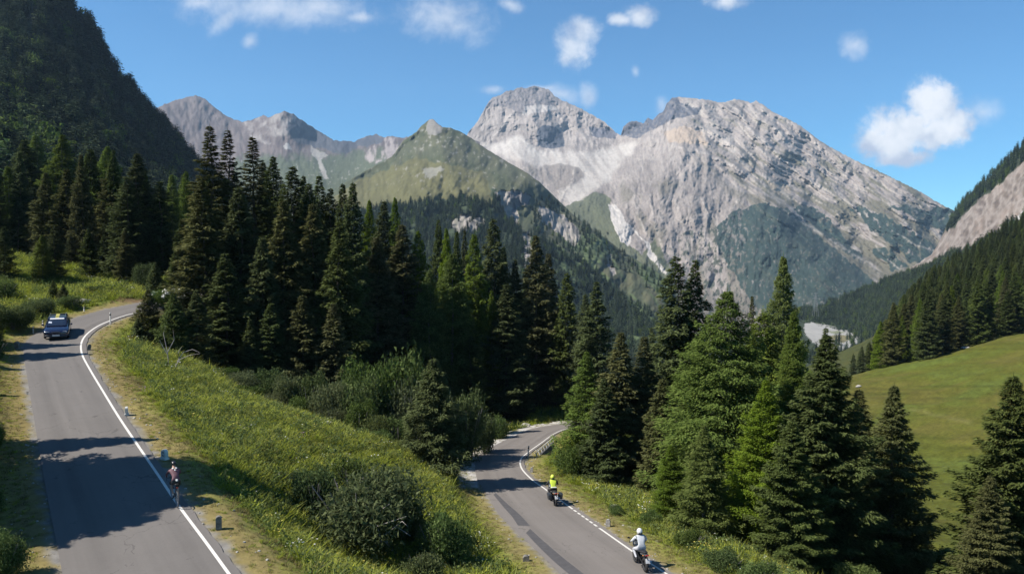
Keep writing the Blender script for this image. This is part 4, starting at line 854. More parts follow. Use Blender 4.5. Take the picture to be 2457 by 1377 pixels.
# ------------------------------------------------------------------ trees placed one by one
# kind, px, top py, distance, half width px, label, variant
G1, G2, G3, G4 = "tall spruces beyond the grass slope", "trees behind the upper road bend", "trees along the right side of the lower road", "wood behind the small bridge"
TREES = [
 ('sparse', 503, 293, 80, 62, "tallest spruce of the middle wood, open topped, leftmost of its pair of tops", G1, 0), ('sparse', 546, 303, 83, 52, "slim dark spruce just right of the tallest spruce top", G1, 1),
 ('sparse', 606, 320, 86, 58, "spruce with lone pointed top third from the left in the middle wood", G1, 0), ('spruce', 655, 368, 96, 44, "thin spruce top between the lone pointed spruce and the shorter dark ones", G1, 0),
 ('spruce', 632, 382, 100, 36, "small thin top tucked close behind the lone pointed spruce", G1, 3), ('spruce', 702, 392, 90, 50, "dark spruce with a narrow black top above the brownish spruces", G1, 2), ('spruce', 728, 415, 99, 38, "short faint top right of the narrow black topped spruce", G1, 4),
 ('spruce', 765, 414, 95, 44, "spruce with a blunt dark top in the middle of the tree row", G1, 5), ('spruce', 741, 432, 88, 46, "green topped spruce left of the blunt dark top", G1, 0), ('spruce', 793, 445, 95, 40, "shorter spruce right of the blunt dark top", G1, 2),
 ('spruce', 822, 432, 88, 44, "slim spruce left of the last pointed top before the green hill", G1, 4), ('spruce', 846, 428, 85, 48, "last pointed spruce of the tall row, against the green hill", G1, 0),
 ('spruce', 680, 468, 77, 66, "broad brownish cone-laden spruce in front of the tall row", G1, 1), ('spruce', 752, 478, 79, 66, "brown green spruce with a pale bare trunk streak in the front row", G1, 3), ('spruce', 815, 520, 76, 56, "dark front spruce below the last pointed top", G1, 2),
 ('spruce', 484, 425, 75, 66, "wide spruce filling the left edge of the middle wood", G1, 1), ('spruce', 572, 440, 78, 60, "shaded black green spruce under the slim dark top", G1, 2), ('spruce', 630, 560, 74, 52, "low dark spruce between the wide left spruce and the brownish one", G1, 0), ('spruce', 540, 600, 71, 54, "dark low spruce on the front left foot of the middle wood", G1, 2),
 ('spruce', 726, 700, 71, 60, "bushy spruce low in front of the pale trunk streak", G1, 3), ('spruce', 650, 720, 70, 55, "bushy dark spruce low at the front of the middle wood", G1, 0), ('spruce', 800, 720, 71, 56, "bushy spruce with brown boughs low right in the middle wood", G1, 1), ('spruce', 600, 760, 69, 40, "small spruce at the foot of the black green one", G1, 4),
 ('larch', 886, 472, 100, 34, "pale green larch top just right of the last pointed spruce", G4, 0), ('spruce', 921, 474, 93, 46, "spruce between the two pale larch tops", G4, 0), ('larch', 948, 464, 97, 38, "rounded light larch top, higher of the pair beside the green hill", G4, 1),
 ('spruce', 905, 560, 87, 62, "olive spruce in front of the spruce between larch tops", G4, 3), ('spruce', 965, 530, 92, 62, "broad spruce under the rounded larch top", G4, 1), ('larch', 1003, 545, 94, 44, "green larch right of the broad spruce", G4, 2),
 ('spruce', 1052, 520, 108, 26, "small black spruce top in front of the pale cliff, left one", G4, 2), ('larch', 1071, 540, 98, 36, "small larch between two dark tops before the cliff", G4, 3), ('spruce', 1096, 548, 102, 30, "black spruce top right of the small larch before the cliff", G4, 4),
 ('spruce', 1115, 545, 106, 22, "thin dark top against the pale low cliff", G4, 5), ('larch', 1138, 552, 95, 56, "large bright larch crown in the centre of the wood", G4, 1), ('larch', 1085, 600, 90, 64, "soft green larch with a bare pale trunk below", G4, 0), ('larch', 1030, 640, 88, 50, "larch left of the bare pale trunk", G4, 2),
 ('spruce', 1184, 516, 98, 44, "dark spruce with a pointed top right of the bright larch crown", G4, 2), ('spruce', 1208, 585, 100, 38, "grey dark spruce sloping down from the pointed one", G4, 4), ('spruce', 1236, 615, 100, 30, "grey dark spruce beside the brown coned tree", G4, 0),
 ('larch', 1180, 690, 92, 36, "small pale larch deep in the centre wood", G4, 3), ('spruce', 1216, 675, 91, 52, "grey green spruce lit from the left above the lower road", G4, 0), ('spruce', 1130, 800, 88, 44, "dark spruce low in the wood above the lower bend", G4, 2),
 ('spruce', 1286, 556, 98, 52, "brown coned spruce standing tall above the bridge", G4, 1), ('spruce', 1316, 600, 102, 40, "dark twin right behind the brown coned spruce", G4, 3), ('spruce', 1360, 648, 96, 32, "narrow spruce alone right of the brown coned pair", G4, 2), ('spruce', 1432, 668, 88, 44, "dark spruce with a spiky top above the light birchlike larch", G4, 5),
 ('spruce', 1405, 700, 94, 34, "spruce half hidden left behind the spiky topped one", G4, 0), ('spruce', 1335, 740, 99, 40, "short spruce in the dark gap above the bridge", G4, 4), ('spruce', 1260, 780, 103, 44, "black shaded spruce left of the bridge clearing", G4, 2),
 ('larch', 1408, 835, 60, 62, "light green larch standing beside the bridge", G3, 1), ('spruce', 1490, 788, 58, 64, "brownish spruce right of the light larch by the bridge", G3, 1), ('spruce', 1546, 798, 59, 54, "narrow brown spruce left of the double topped dark tree", G3, 3), ('spruce', 1450, 900, 56, 46, "low spruce in front of the brownish one", G3, 0),
 ('spruce', 1622, 604, 66, 62, "tall black green spruce, left top of the double topped pair", G3, 2), ('spruce', 1668, 612, 67, 54, "tall black green spruce, right top of the double topped pair", G3, 0), ('spruce', 1590, 900, 54, 50, "dark spruce at the verge in front of the double topped pair", G3, 3),
 ('larch_hi', 1745, 686, 50, 188, "huge soft green larch with a rounded crown", G3, 0), ('larch_hi', 1880, 602, 64, 105, "tall slender bright larch rising behind the huge one", G3, 1), ('larch', 1830, 740, 60, 95, "larch crown filling the gap behind the huge larch", G3, 2), ('spruce', 1805, 700, 80, 26, "reddish brown spruce top peeking between two larches", G3, 1), ('larch_hi', 1905, 735, 53, 92, "paler larch right of the huge one, tangled with a spruce", G3, 1),
 ('larch', 1690, 1010, 42, 84, "low spreading larch with bare twigs at the verge", G3, 3), ('larch', 1610, 1060, 45, 56, "small larch beside the lower road verge", G3, 0), ('larch_hi', 1838, 900, 43, 112, "light feathery larch between the huge larch and the big spruces", G3, 1),
 ('spruce_hi', 1985, 790, 42, 178, "biggest spruce in the right foreground, dense and broad", G3, 0), ('spruce', 1982, 775, 56, 40, "pointed dark spruce top against the white river bed", G3, 2), ('spruce_hi', 1900, 1000, 39, 125, "broad spruce in front of the biggest one, lower left", G3, 2),
 ('spruce_hi', 2146, 912, 45, 112, "slim spruce with long side boughs standing before the meadow", G3, 1), ('spruce', 2062, 925, 54, 84, "brown spruce behind the slim spruce before the meadow", G3, 1), ('spruce', 2010, 900, 60, 58, "dull spruce between the biggest one and the meadow", G3, 3),
 ('spruce_hi', 2432, 888, 38, 168, "large dark spruce cut by the right edge of the frame", G3, 0), ('spruce_hi', 2378, 1130, 36, 110, "lower bushy spruce left in front of the one at the right edge", G3, 1), ('spruce', 2520, 960, 44, 120, "spruce standing just outside the right edge", G3, 0),
 ('young', 1040, 852, 52.5, 84, "young spruce alone on the grass slope above the lower bend", None, 0),
 ('larch', 100, 560, 86, 40, "narrow light green larch at the left, edge lit by the sun", G2, 0), ('spruce', 130, 540, 88, 50, "dark spruce touching the narrow light larch", G2, 2), ('spruce', 8, 540, 84, 50, "spruce at the left edge above the dry bank", G2, 0), ('spruce', 40, 480, 105, 50, "dark spruce left of the narrow light larch", G2, 2),
 ('larch', 18, 395, 118, 46, "light larch at the upper left edge", G2, 1), ('spruce', 60, 330, 150, 44, "dark spruce behind the light larch at the upper left", G2, 2), ('larch', 85, 318, 165, 46, "larch highest on the left below the dark mountainside", G2, 2), ('larch', 150, 318, 150, 62, "bright broad larch below the dark mountainside", G2, 3),
 ('spruce', 110, 410, 112, 50, "olive spruce below the bright broad larch", G2, 1), ('spruce', 160, 400, 108, 52, "mid green spruce with a flat crown left of the blunt one", G2, 3), ('spruce', 216, 352, 118, 44, "dark spruce with a pointed top between the bright larches", G2, 2), ('larch', 258, 345, 135, 46, "pale green larch right of the pointed dark spruce", G2, 0),
 ('spruce', 266, 392, 106, 46, "brownish blunt topped spruce above the bank", G2, 3), ('spruce', 330, 362, 100, 68, "broad heavy spruce above the green bank", G2, 0), ('spruce', 304, 420, 97, 44, "left companion of the broad heavy spruce", G2, 5), ('spruce', 384, 430, 100, 46, "dark spruce right of the broad heavy one", G2, 2),
 ('larch', 412, 412, 112, 44, "light larch between the heavy spruce and the tallest spruce", G2, 1), ('larch', 446, 405, 120, 34, "light larch close left of the tallest spruce", G2, 2), ('spruce', 436, 520, 92, 44, "dark spruce in the gap left of the tallest spruce", G2, 4),
 ('spruce', 212, 545, 93, 24, "thin spruce with a pale bare lower trunk on the bank", G2, 0), ('spruce', 300, 545, 92, 38, "small spruce standing below the broad heavy one", G2, 1), ('spruce', 170, 560, 100, 44, "black shaded spruce between light larch and thin spruce", G2, 2), ('spruce', 250, 560, 101, 44, "black shaded spruce right of the thin spruce", G2, 2),
 ('spruce', 370, 560, 97, 44, "black shaded spruce behind the light shrub on the bank", G2, 4), ('spruce', 420, 600, 90, 36, "short dark spruce right of the light shrub on the bank", G2, 0),
 ('young', 128, 690, 77, 24, "small spruce sapling on the bank left of the road", G2, 0), ('young', 152, 702, 76, 20, "second smaller sapling right of the first on the bank", G2, 1), ('young', 372, 625, 84, 30, "young spruce behind the bend, above the blossoming shrub", G2, 0),
 ('young', 355, 690, 67, 56, "dense young spruce hiding the road past the bend", None, 1), ('young', 415, 700, 66, 60, "wide young spruce right of the one hiding the road", None, 0), ('spruce', 470, 690, 67, 60, "dark low boughed spruce above the dead grey branches", None, 2), ('young', 330, 760, 65.5, 26, "small spruce at the inner side of the upper bend", None, 0),
 ('young', -22, 730, 60, 60, "dark spruce at the left edge beside the upper road", None, 0),
]
for (k_, px, top, d, rp, lab, grp, var) in TREES: tree_at(k_, px, top, d, rp, lab, grp, var)
# spruces just outside the left edge whose shadows lie across the upper road
for (x, y, h, R, var, lab) in ((-25.6, 29.6, 14.0, 3.0, 2, "broad spruce filling the middle of the wide road shadow"), (-25.2, 31.6, 15.8, 3.3, 0, "spruce just outside the left edge, nearest the camera"), (-26.8, 33.4, 17.4, 3.1, 1, "spruce left of the road casting the wide shadow"), (-23.8, 28.4, 10.5, 2.4, 2, "lower spruce beside the road shadow on the left"),
                          (-30, 36.9, 12.5, 1.8, 0, "slim spruce left of the road casting a pointed shadow"), (-31.5, 27.5, 13, 3, 1, "spruce further left on the slope above the road"), (-33, 31.5, 15, 3, 0, "spruce behind the wide shadow trees")):
    place_tree('spruce_hi', x, y, gz(x, y)-.1, h, R, lab, "spruces left of the upper road, outside the frame", var)
for (x, y, h, R, lab) in ((-39.5, 55.2, 9.5, 1.6, "slim spruce at the left edge shading the road near the car"), (-41.5, 58.2, 9, 1.4, "slim spruce at the left edge, farther of the two shading the road"), (-42.0, 51.0, 8.5, 1.5, "slim spruce at the left edge, nearer the camera"), (-37.5, 45.2, 7.2, 1.0, "thin spruce at the left edge with a needle thin shadow")):
    place_tree('spruce', x, y, gz(x, y)-.1, h, R, lab, "slim spruces beside the upper road", rnd.randrange(6))

rng = np.random.default_rng(5)
def forest_fill(n, region, kinds, hr, Rr, label, group, mind=3.0, avoid=None):
    pts = []; tries = 0
    while len(pts) < n and tries < 20000:
        tries += 1
        d = rng.uniform(region[2], region[3]); px = rng.uniform(region[0], region[1]); x = (px-CX0)/FPX*d
        if avoid and avoid(px, d): continue
        if any((x-a)**2+(d-b)**2 < mind**2 for a, b in pts): continue
        pts.append((x, d)); h = rng.uniform(*hr)
        k_ = kinds[int(rng.integers(0, len(kinds)))]
        place_tree(k_, x, d, gz(x, d)-.2, h, h*rng.uniform(*Rr), label, group)
forest_fill(42, (-150, 480, 100, 190), ['spruce', 'spruce', 'larch'], (13, 19), (.11, .14), "tree standing deep in the dark wood behind the upper road bend", "dense wood behind the upper bend", 4)
forest_fill(22, (470, 1000, 90, 130), ['spruce', 'spruce', 'larch'], (12, 16), (.11, .14), "tree hidden among others behind the tall middle spruces", "dense wood behind the middle spruces", 4)
forest_fill(16, (1000, 1330, 106, 150), ['spruce', 'larch', 'spruce'], (13, 16), (.11, .14), "tree in the shaded back of the centre wood", "shaded back of the centre wood", 4)
forest_fill(8, (1560, 2020, 66, 95), ['spruce', 'larch'], (12, 15), (.12, .15), "tree half hidden behind the big larches on the right", "trees half hidden behind the big larches", 4)
TOPL = [(1990, 930), (2040, 848), (2075, 832), (2100, 795), (2130, 755), (2170, 700), (2230, 640), (2457, 500)]
def fit_h(x, y, z, h):
    px_, _ = pix(x, y, z); lim = np.interp(px_, [a for a, b in TOPL], [b for a, b in TOPL]); s_ = kxs(px_, lim)[1]; return np.minimum(h, s_*y-z)
# near wooded slope above the meadow: the nearest as trees of their own
m2 = (F2.PY > 0).astype(float)
ptsF = F2.sample(2600, m2*(F2.PX > 2010), rng); order = np.argsort(ptsF[:, 1]); keep = []
for i in order:
    p = ptsF[i]
    if all((p[0]-q[0])**2+(p[1]-q[1])**2 > 4.0**2 for q in keep[-90:]): keep.append(p)
rowF = []
for k_, p in enumerate(keep[:105]):
    if fit_h(p[0], p[1], p[2], 20) < 4: continue
    kind = 'larch' if rng.random() < .22 else 'spruce'; h = rng.uniform(13, 19) if p[1] < 420 else rng.uniform(11, 16)
    h = float(fit_h(p[0], p[1], p[2], h)); rowF.append((p, kind, h))
front = sorted([q for q in rowF if q[0][1] < 232 and 2030 < pix(*q[0])[0] < 2440], key=lambda q: pix(*q[0])[0])
ORD = ["leftmost", "second from the left", "third from the left", "fourth from the left", "fifth from the left", "sixth from the left", "seventh from the left", "eighth from the left", "ninth from the left", "tenth from the left", "eleventh from the left", "twelfth from the left"]
for q in rowF:
    p, kind, h = q; kn = "larch" if kind == 'larch' else "spruce"; pxx = pix(*p)[0]
    if id(q) in [id(f_) for f_ in front[:12]]: lab = "%s at the meadow's upper edge, %s of the edge row" % (kn, ORD[[id(f_) for f_ in front].index(id(q))])
    else: lab = kn+" on the wooded slope above the meadow, "+("near its left end" if pxx < 2180 else "in its middle" if pxx < 2320 else "towards the right frame edge")
    place_tree(kind, p[0], p[1], max(p[2], gz(p[0], p[1]) if p[1] < 300 else -999)-.3, h, h*rng.uniform(.15, .20), lab, ("larches" if kind == 'larch' else "spruces")+" on the wooded slope above the meadow")
rest = np.array(keep[105:]) if len(keep) > 105 else ptsF[:5]

def sc3(n, h0, h1, w0=.85, w1=1.25, r=rng):
    h = r.uniform(h0, h1, n); w_ = h*r.uniform(w0, w1, n); return np.stack([w_, w_, h], 1)
def picks(n, larch, r=rng): return np.where(r.random(n) < larch, r.integers(4, 6, n), r.integers(0, 4, n))
# left mountainside
dn = .15+sstep(-.25, .15, fbm(A_.PX*.02, A_.PY*.02, 5, 15)); pa = A_.sample(4300, dn*(A_.PX > -160)*(A_.PX < 800), rng)
s_a = sc3(len(pa), 10, 20, 1.1, 1.8); lowp = pa[:, 1] < 420; s_a[lowp] *= 1.05
pk = picks(len(pa), .06); pk = np.where(lowp & (rng.random(len(pa)) < .45), rng.integers(4, 6, len(pa)), pk)
scatter("mountainside_wood", pa, s_a, LOW, "far-off dark conifer wood covering the steep left mountainside", idx=pk, cat="wood")
# hill foot, valley, right slopes
X_, Y_ = C_.PX, C_.PY
fm = inpoly(X_, Y_, FORC, 7)*sstep(-.45, 0, fbm(X_*.03, Y_*.03, 4, 221))*(Y_ > 470)
for p in CLF: fm = fm*(1-.85*inpoly(X_, Y_, p, 6))
fm = fm*(1-.8*sstep(.12, .25, fbm((X_*.7+Y_*.72)*.006, (Y_*.7-X_*.72)*.035, 5, 213))*(X_ > 1330)*(Y_ > 560))
sp_m = inpoly(X_, Y_, [(1290, 470), (1345, 486), (1440, 565), (1600, 670), (1600, 720), (1480, 640), (1400, 620), (1340, 590), (1260, 550), (1270, 480)], 8)*.16*(1-inpoly(X_, Y_, CLF[1], 6))
pc = C_.sample(6200, np.maximum(fm, sp_m), rng)
scatter("hill_wood", pc, sc3(len(pc), 9, 17, .9, 1.3), LOW, "far-off conifer wood on the foot and cliffs of the green hill", idx=picks(len(pc), .05), cat="wood")
X_, Y_ = F1.PX, F1.PY
lo_ = inpoly(X_, Y_, [(1870, 780), (1960, 746), (2040, 708), (2140, 672), (2185, 658), (2225, 645), (2300, 612), (2350, 595), (2400, 565), (2457, 530), (2560, 480), (2560, 840), (1870, 840)], 6)
up_ = inpoly(X_, Y_, [(2290, 505), (2370, 428), (2457, 340), (2600, 215), (2600, 290), (2457, 385), (2400, 438), (2350, 474), (2300, 525), (2270, 560)], 5)
pf = F1.sample(5200, np.maximum(lo_, up_*.55), rng); pf2 = rest
pv = V_.sample(700, inpoly(V_.PX, V_.PY, [(1900, 712), (2120, 700), (2120, 762), (2040, 770), (2025, 760), (2012, 782), (1996, 770), (1960, 762), (1900, 768)], 3)+.25*(V_.PY > 845)*(V_.PX > 1900)+.15*inpoly(V_.PX, V_.PY, [(1990, 812), (2090, 800), (2110, 850), (2000, 850)], 3), rng)
allp = np.concatenate([pf, pv]); s_all = sc3(len(allp), 10, 18, .9, 1.3)
near = allp[:, 1] < 700; s_all[near] *= 1.1
scatter("right_slope_wood", allp, s_all, LOW, "far-off wood on the right hand slopes and the valley floor", idx=picks(len(allp), .12), cat="wood")

MIDP = [get_proto('spruce', k)['crown'] for k in (0, 2, 4, 5)]+[get_proto('larch', k)['crown'] for k in (0, 1)]
sm_ = sc3(len(pf2), 12, 18, 1.35, 1.7); hh_ = fit_h(pf2[:, 0], pf2[:, 1], pf2[:, 2], sm_[:, 2]); sm_ = sm_*(hh_/sm_[:, 2])[:, None]; pf2 = pf2[hh_ > 4]; sm_ = sm_[hh_ > 4]/24
scatter("slope_wood", pf2, sm_, MIDP, "dense conifer wood climbing the near right hand slope behind the front trees", idx=picks(len(pf2), .2), cat="wood")
lowA = A_.sample(260, (A_.PX > -120)*(A_.PX < 520)*(A_.PY > 330+.25*A_.PX)*(A_.PY < 700), rng); lowA = lowA[(lowA[:, 1] < 520) & (lowA[:, 1] > 190)]
sm_ = sc3(len(lowA), 11, 16, 1.5, 1.9); sm_ /= 24
scatter("lower_mountainside_wood", lowA, sm_, MIDP, "larches and spruces at the foot of the left mountainside", idx=picks(len(lowA), .6), cat="wood")

# ------------------------------------------------------------------ shrubs
SHP = {}
def shrub(px, py, Rpx, hpx, label, group=None, leaf=0, n=4200, size=.10, seed=None, name='shrub', dd=0.0, blossom=False):
    P0 = hit(px, py); d = P0.y+dd; P0 = Vector((kxs(px, py)[0]*d, d, 0)); P0.z = gz(P0.x, d)
    R = Rpx*d/FPX; h = hpx*d/FPX
    key = (leaf, (seed or rnd.randrange(3)), n > 6000)
    if key not in SHP:
        T, I = shrub_tris(2.0, 2.2, 900+10*leaf+key[1], 11000 if key[2] else 4200, .085 if key[2] else .12)
        rr = random.Random(key[1]); tb = []
        for k in range(12):
            a = rr.uniform(0, 6.28); q = rr.uniform(.4, 1.3); tb.append(tube([(0, 0, -.1), (math.cos(a)*q*.5, math.sin(a)*q*.5, .8), (math.cos(a)*q, math.sin(a)*q, 1.7)], [.05, .03, .012], 4))
        V, F = join_quads(tb); sm = mesh_np("stems", V, F, True); sm.materials.append(bark_grey)
        SHP[key] = (tris_to_mesh("leaves", T, I, [leaf_f, leaf_d][leaf]), sm)
    a, b = SHP[key]
    o = empty(name, (P0.x, P0.y, P0.z-.05), rnd.uniform(0, 6.28)); o.scale = (R/2.0, R/2.0, h/2.2)
    tag(o, label, 'shrub', group); link('leaves', a, None, o); link('stems', b, None, o)
    if blossom:
        r = np.random.default_rng(3); k = 60; T = []
        for _ in range(k):
            u = r.normal(0, 1, 3); u[2] = abs(u[2])+.3; u /= np.linalg.norm(u); c = np.array([0, 0, 1.1])+u*np.array([1.7, 1.7, 1.05])
            for q in range(5):
                a_ = r.normal(0, 1, (2, 3))*.10; T.append([c+a_[0], c+a_[1], c-a_[0]+[0, 0, .03]])
        link('blossoms', tris_to_mesh("blossoms", np.array(T), np.full((len(T), 3), 1.0), mat("blossom_white", (.75, .74, .66), .8)), None, o)
    return o
def shrub_top(px, top, d, Rpx, label, group, leaf):
    a, b = kxs(px, top); z = gz(a*d, d); h = max(.5, b*d-z)
    o = shrub(px, 1200, Rpx, 50, label, None, leaf, 9000); R = max(Rpx*1.15*d/FPX, h/2.3)
    o.location = (a*d, d, z-.1); o.scale = (R/2.0, R/2.0, h/2.1); tag(o, group=group); return o
S1, S2, S3 = "low shrubs along the crest of the grass slope", "willow shrubs on the grass slope", "shrubs by the lower road"
shrub(865, 1310, 175, 205, "large grey green willow shrub in the middle of the grass slope", S2, 1, 9000)
shrub(760, 1245, 75, 130, "fresher green shrub on the left flank of the large willow shrub", S2, 0, 9000)
shrub(950, 1290, 85, 120, "right lobe of the willow thicket above the dead twigs", S2, 1, 9000)
shrub(840, 1185, 60, 90, "small shrub behind the top of the large willow shrub", S2, 0)
shrub(1055, 1365, 75, 150, "dark leafy shrub low on the slope right of the willow", S2, 0, 9000); shrub(1010, 1400, 60, 90, "reddish tinged shrub at the bottom edge of the slope", S2, 1)
CREST = [(500, 888, 62, 40, 1, "leftmost shrub of the crest row"), (545, 880, 62.5, 42, 0, "shrub second from the left on the crest"), (590, 886, 61, 42, 1, "reddish dull shrub third from the left on the crest"), (640, 884, 61, 46, 0, "crest shrub in front of the wide dark spruce"),
 (690, 892, 60, 48, 1, "crest shrub left of the pale topped one"), (742, 896, 59.5, 48, 0, "pale topped crest shrub in mid row"), (792, 905, 58.5, 52, 1, "crest shrub just right of the pale topped one"), (850, 896, 59, 58, 0, "full crest shrub left of the big blue green bush"),
 (905, 862, 61, 56, 0, "left shoulder of the big blue green bush"), (948, 852, 61.5, 72, 0, "big blue green bush standing highest on the crest"), (1000, 905, 59, 50, 1, "crest shrub behind the young lone spruce"), (860, 962, 56, 50, 0, "lower shrub in front of the full crest shrub"), (910, 985, 55.4, 50, 1, "reddish low scrub below the big blue green bush"),
 (958, 1000, 54.8, 46, 0, "small scrub beside the young lone spruce"), (655, 940, 58.8, 40, 1, "low scrub in front of the crest row, left part"), (715, 950, 58, 42, 0, "low scrub in front of the crest row, middle"), (785, 968, 57, 44, 1, "low scrub in front of the crest row, right part"), (600, 920, 59.6, 36, 0, "low scrub near the left end of the crest row"), (905, 1030, 53.6, 40, 0, "scrub lowest under the big blue green bush"), (970, 1050, 53, 36, 1, "scrub at the left foot of the young lone spruce")]
for (px, top, d, rp, lf, lab) in CREST: shrub_top(px, top, d, rp, lab, S1, lf)
for (px, py, a, b, lab) in ((640, 1120, 30, 26, "tiny bush alone on the upper grass slope"), (700, 1170, 40, 40, "tuft-like bush left of the fresher green shrub")): shrub(px, py, a, b, lab, S2, 0, 4200)
for (px, top, d, rp, lab) in ((1120, 945, 63, 44, "dark bush right behind the young lone spruce"), (1160, 985, 67, 40, "dark bush above the pale gravel of the lower bend"), (1200, 1000, 76, 34, "shaded bush on the bank behind the lower bend"), (1240, 985, 92, 44, "bush on the bank in front of the black wood")): shrub_top(px, top, d, rp, lab, S3, 0)
shrub(1368, 1128, 40, 66, "leafy green bush right of the bridge", S3, 0, 9000, dd=-1); shrub(1382, 1150, 48, 90, "bush at the foot of the light larch by the bridge", S3, 0, 9000); shrub(1375, 985, 44, 74, "bright bush beyond the bridge clearing", S3, 0, dd=4); shrub(1300, 965, 36, 50, "dark shrub at the back of the clearing", S3, 0)
for (px, py, a, b, lab) in ((1480, 1232, 26, 26, "small verge bush beside the pale rock"), (1560, 1262, 34, 40, "verge bush under the dark low spruce"), (1660, 1315, 52, 50, "verge bush below the low spreading larch"), (1745, 1372, 60, 56, "verge bush near the bottom edge"), (1830, 1420, 70, 80, "green bush at the bottom edge under the big spruces"),
                        (2285, 1400, 70, 90, "green bush between the meadow spruces at the bottom"), (2060, 1420, 80, 70, "bush at the bottom edge under the biggest spruce")): shrub(px, py, a, b, lab, S3, 0, 9000)
S4 = "shrubs left of the upper road"
for (px, py, a, b, lab) in ((30, 790, 60, 66, "leafy bush at the left edge above the parked post"), (95, 755, 46, 44, "low bush on the grassy bank left of the car"), (170, 742, 40, 34, "low bush right on the bank by the saplings"), (-10, 860, 40, 50, "dark bush at the left edge beside the shaded verge"), (10, 720, 50, 50, "bush higher on the left bank"),
                        (-12, 1075, 30, 60, "bush touching the left edge mid way"), (-14, 1230, 40, 80, "shaded bush at the left edge by the wide shadow"), (8, 1390, 70, 120, "dark leafy bush in the bottom left corner"), (348, 692, 42, 62, "light green bush on top of the bank at the bend"), (225, 700, 26, 16, "flat scrub on top of the bank")): shrub(px, py, a, b, lab, S4, 0, 9000)
shrub(420, 745, 80, 44, "shrub with white blossoms behind the inner bend", None, 0, 9000, blossom=True, dd=1)

# ------------------------------------------------------------------ grass and flowers
gmat = foliage_mat("grass_blades", (.17, .225, .022), (.33, .395, .042), (.55, .55, .09), .45, .5)
gdry = foliage_mat("dry_grass", (.14, .12, .04), (.23, .19, .075), (.34, .28, .13), .2, .4)
def tuft(seed, n=16, h=.38, spread=.2, wd=.022, mt=gmat):
    r = np.random.default_rng(seed); T = []
    for k in range(n):
        a = r.uniform(0, 6.28); p = np.array([math.cos(a), math.sin(a), 0])*spread*r.random(); b = r.uniform(0, 6.28); q = np.array([math.cos(b), math.sin(b), 0])*wd; hh = h*r.uniform(.5, 1.2)
        T.append([p-q, p+q, p+np.array([r.normal(0, .75)*hh, r.normal(0, .75)*hh, hh*.85])])
    return tris_to_mesh("tuft", np.array(T), np.tile([.1, .1, .9], (n, 1)), mt)
def weed(seed, mt, n=26, h=.4):
    r = np.random.default_rng(seed); T = []; I = []
    for k in range(n):
        c = np.array([r.normal(0, .13), r.normal(0, .13), h*r.random()]); a = r.normal(0, 1, (2, 3)); a /= np.linalg.norm(a, axis=1)[:, None]
        T.append([c-a[0]*.035, c+a[0]*.035, c+a[1]*.1]); I.append([.2+.5*c[2]/h]*3)
    return tris_to_mesh("weed", np.array(T), np.array(I), mt)
def flower(seed, m_, n=6, h=.42, s_=.04):
    r = np.random.default_rng(seed); T = []; me = None
    for k in range(n):
        c = np.array([r.normal(0, .16), r.normal(0, .16), h*r.uniform(.7, 1.1)])
        for q in range(3):
            a = r.uniform(0, 6.28); T.append([c, c+[math.cos(a)*s_, math.sin(a)*s_, .015], c+[math.cos(a+1.6)*s_, math.sin(a+1.6)*s_, .015]])
    return tris_to_mesh("flower", np.array(T), np.ones((len(T), 3)), m_)
GP = [tuft(1), tuft(2, 20, .3, .25), tuft(3, 14, .5, .22), weed(4, leaf_f), weed(5, leaf_f, 30, .5), weed(6, gmat, 30, .35), tuft(7, 18, .34, .24, .02, gdry), tuft(8, 22, .14, .22, .02, gdry),
      flower(9, mat("petal_white", (.75, .75, .68), .8)), flower(10, mat("petal_yellow", (.50, .42, .07), .8)), flower(11, mat("petal_purple", (.32, .16, .30), .8), 8, .5, .05)]
def grass_field(N, ymin, ymax, seed):
    r = np.random.default_rng(seed); y = np.sqrt(r.uniform(ymin**2, ymax**2, N)); px = r.uniform(-140, 2100, N); x = (px-CX0)/FPX*y*1.01
    q1, _ = road_dist(x, y, UC, UH+.35); q2, _ = road_dist(x, y, LC, LH+.25); dm = np.minimum(q1, q2)
    nA_ = fbm(x*.25, y*.25, 5, 21); nB_ = fbm(x*1.2, y*1.2, 4, 31)
    ok = (dm > .25+.6*r.random(N)) & ~((x > 6) & (q2 > 7) & (y < 60)) & ~((y > 66) & (x > -22) & (q2 > 3) & (x < 2)) & ~((y > 80) & (x > 9))
    dry = (np.minimum(q1, q2)+nB_+nA_) < 2.3; thin = dry & (r.random(N) < .45)
    ok &= ~thin; x, y, dry, nA_, dm = x[ok], y[ok], dry[ok], nA_[ok], dm[ok]; n = len(x)
    pk = r.choice([0, 1, 2, 3, 4, 5], n, p=[.27, .2, .18, .12, .08, .15]); pk = np.where(r.random(n) < sstep(.1, .5, nA_)*.35, 6, pk)
    pk = np.where(dry, r.choice([6, 7, 7, 1], n), pk); u = r.random(n); fl = ~dry
    cl = fbm(x*.4, y*.4, 3, 55)
    pk = np.where(fl & (u < .012*sstep(-.1, .3, cl)), 8, pk); pk = np.where(fl & (u > .985) & (cl < .1), 9, pk); pk = np.where(fl & (u > .96) & (u < .985) & (nA_ > .35), 10, pk)
    z = ground_z(x, y)-.02
    s_ = r.uniform(.7, 1.35, n)*np.where(dry, .6, 1.0)*(.55+.45*sstep(.5, 3, dm)); s_ = np.stack([s_*1.1, s_*1.1, s_*r.uniform(.8, 1.3, n)], 1)
    return np.stack([x, y, z], 1), s_, pk
a1, a2, a3 = grass_field(125000, 22, 62, 1); b1, b2, b3 = grass_field(26000, 62, 96, 2)
scatter("grass", np.concatenate([a1, b1]), np.concatenate([a2, b2*1.35]), GP, "tall green grass, weeds and flowers covering the roadside slopes", idx=np.concatenate([a3, b3]), tilt=.12, cat="grass")
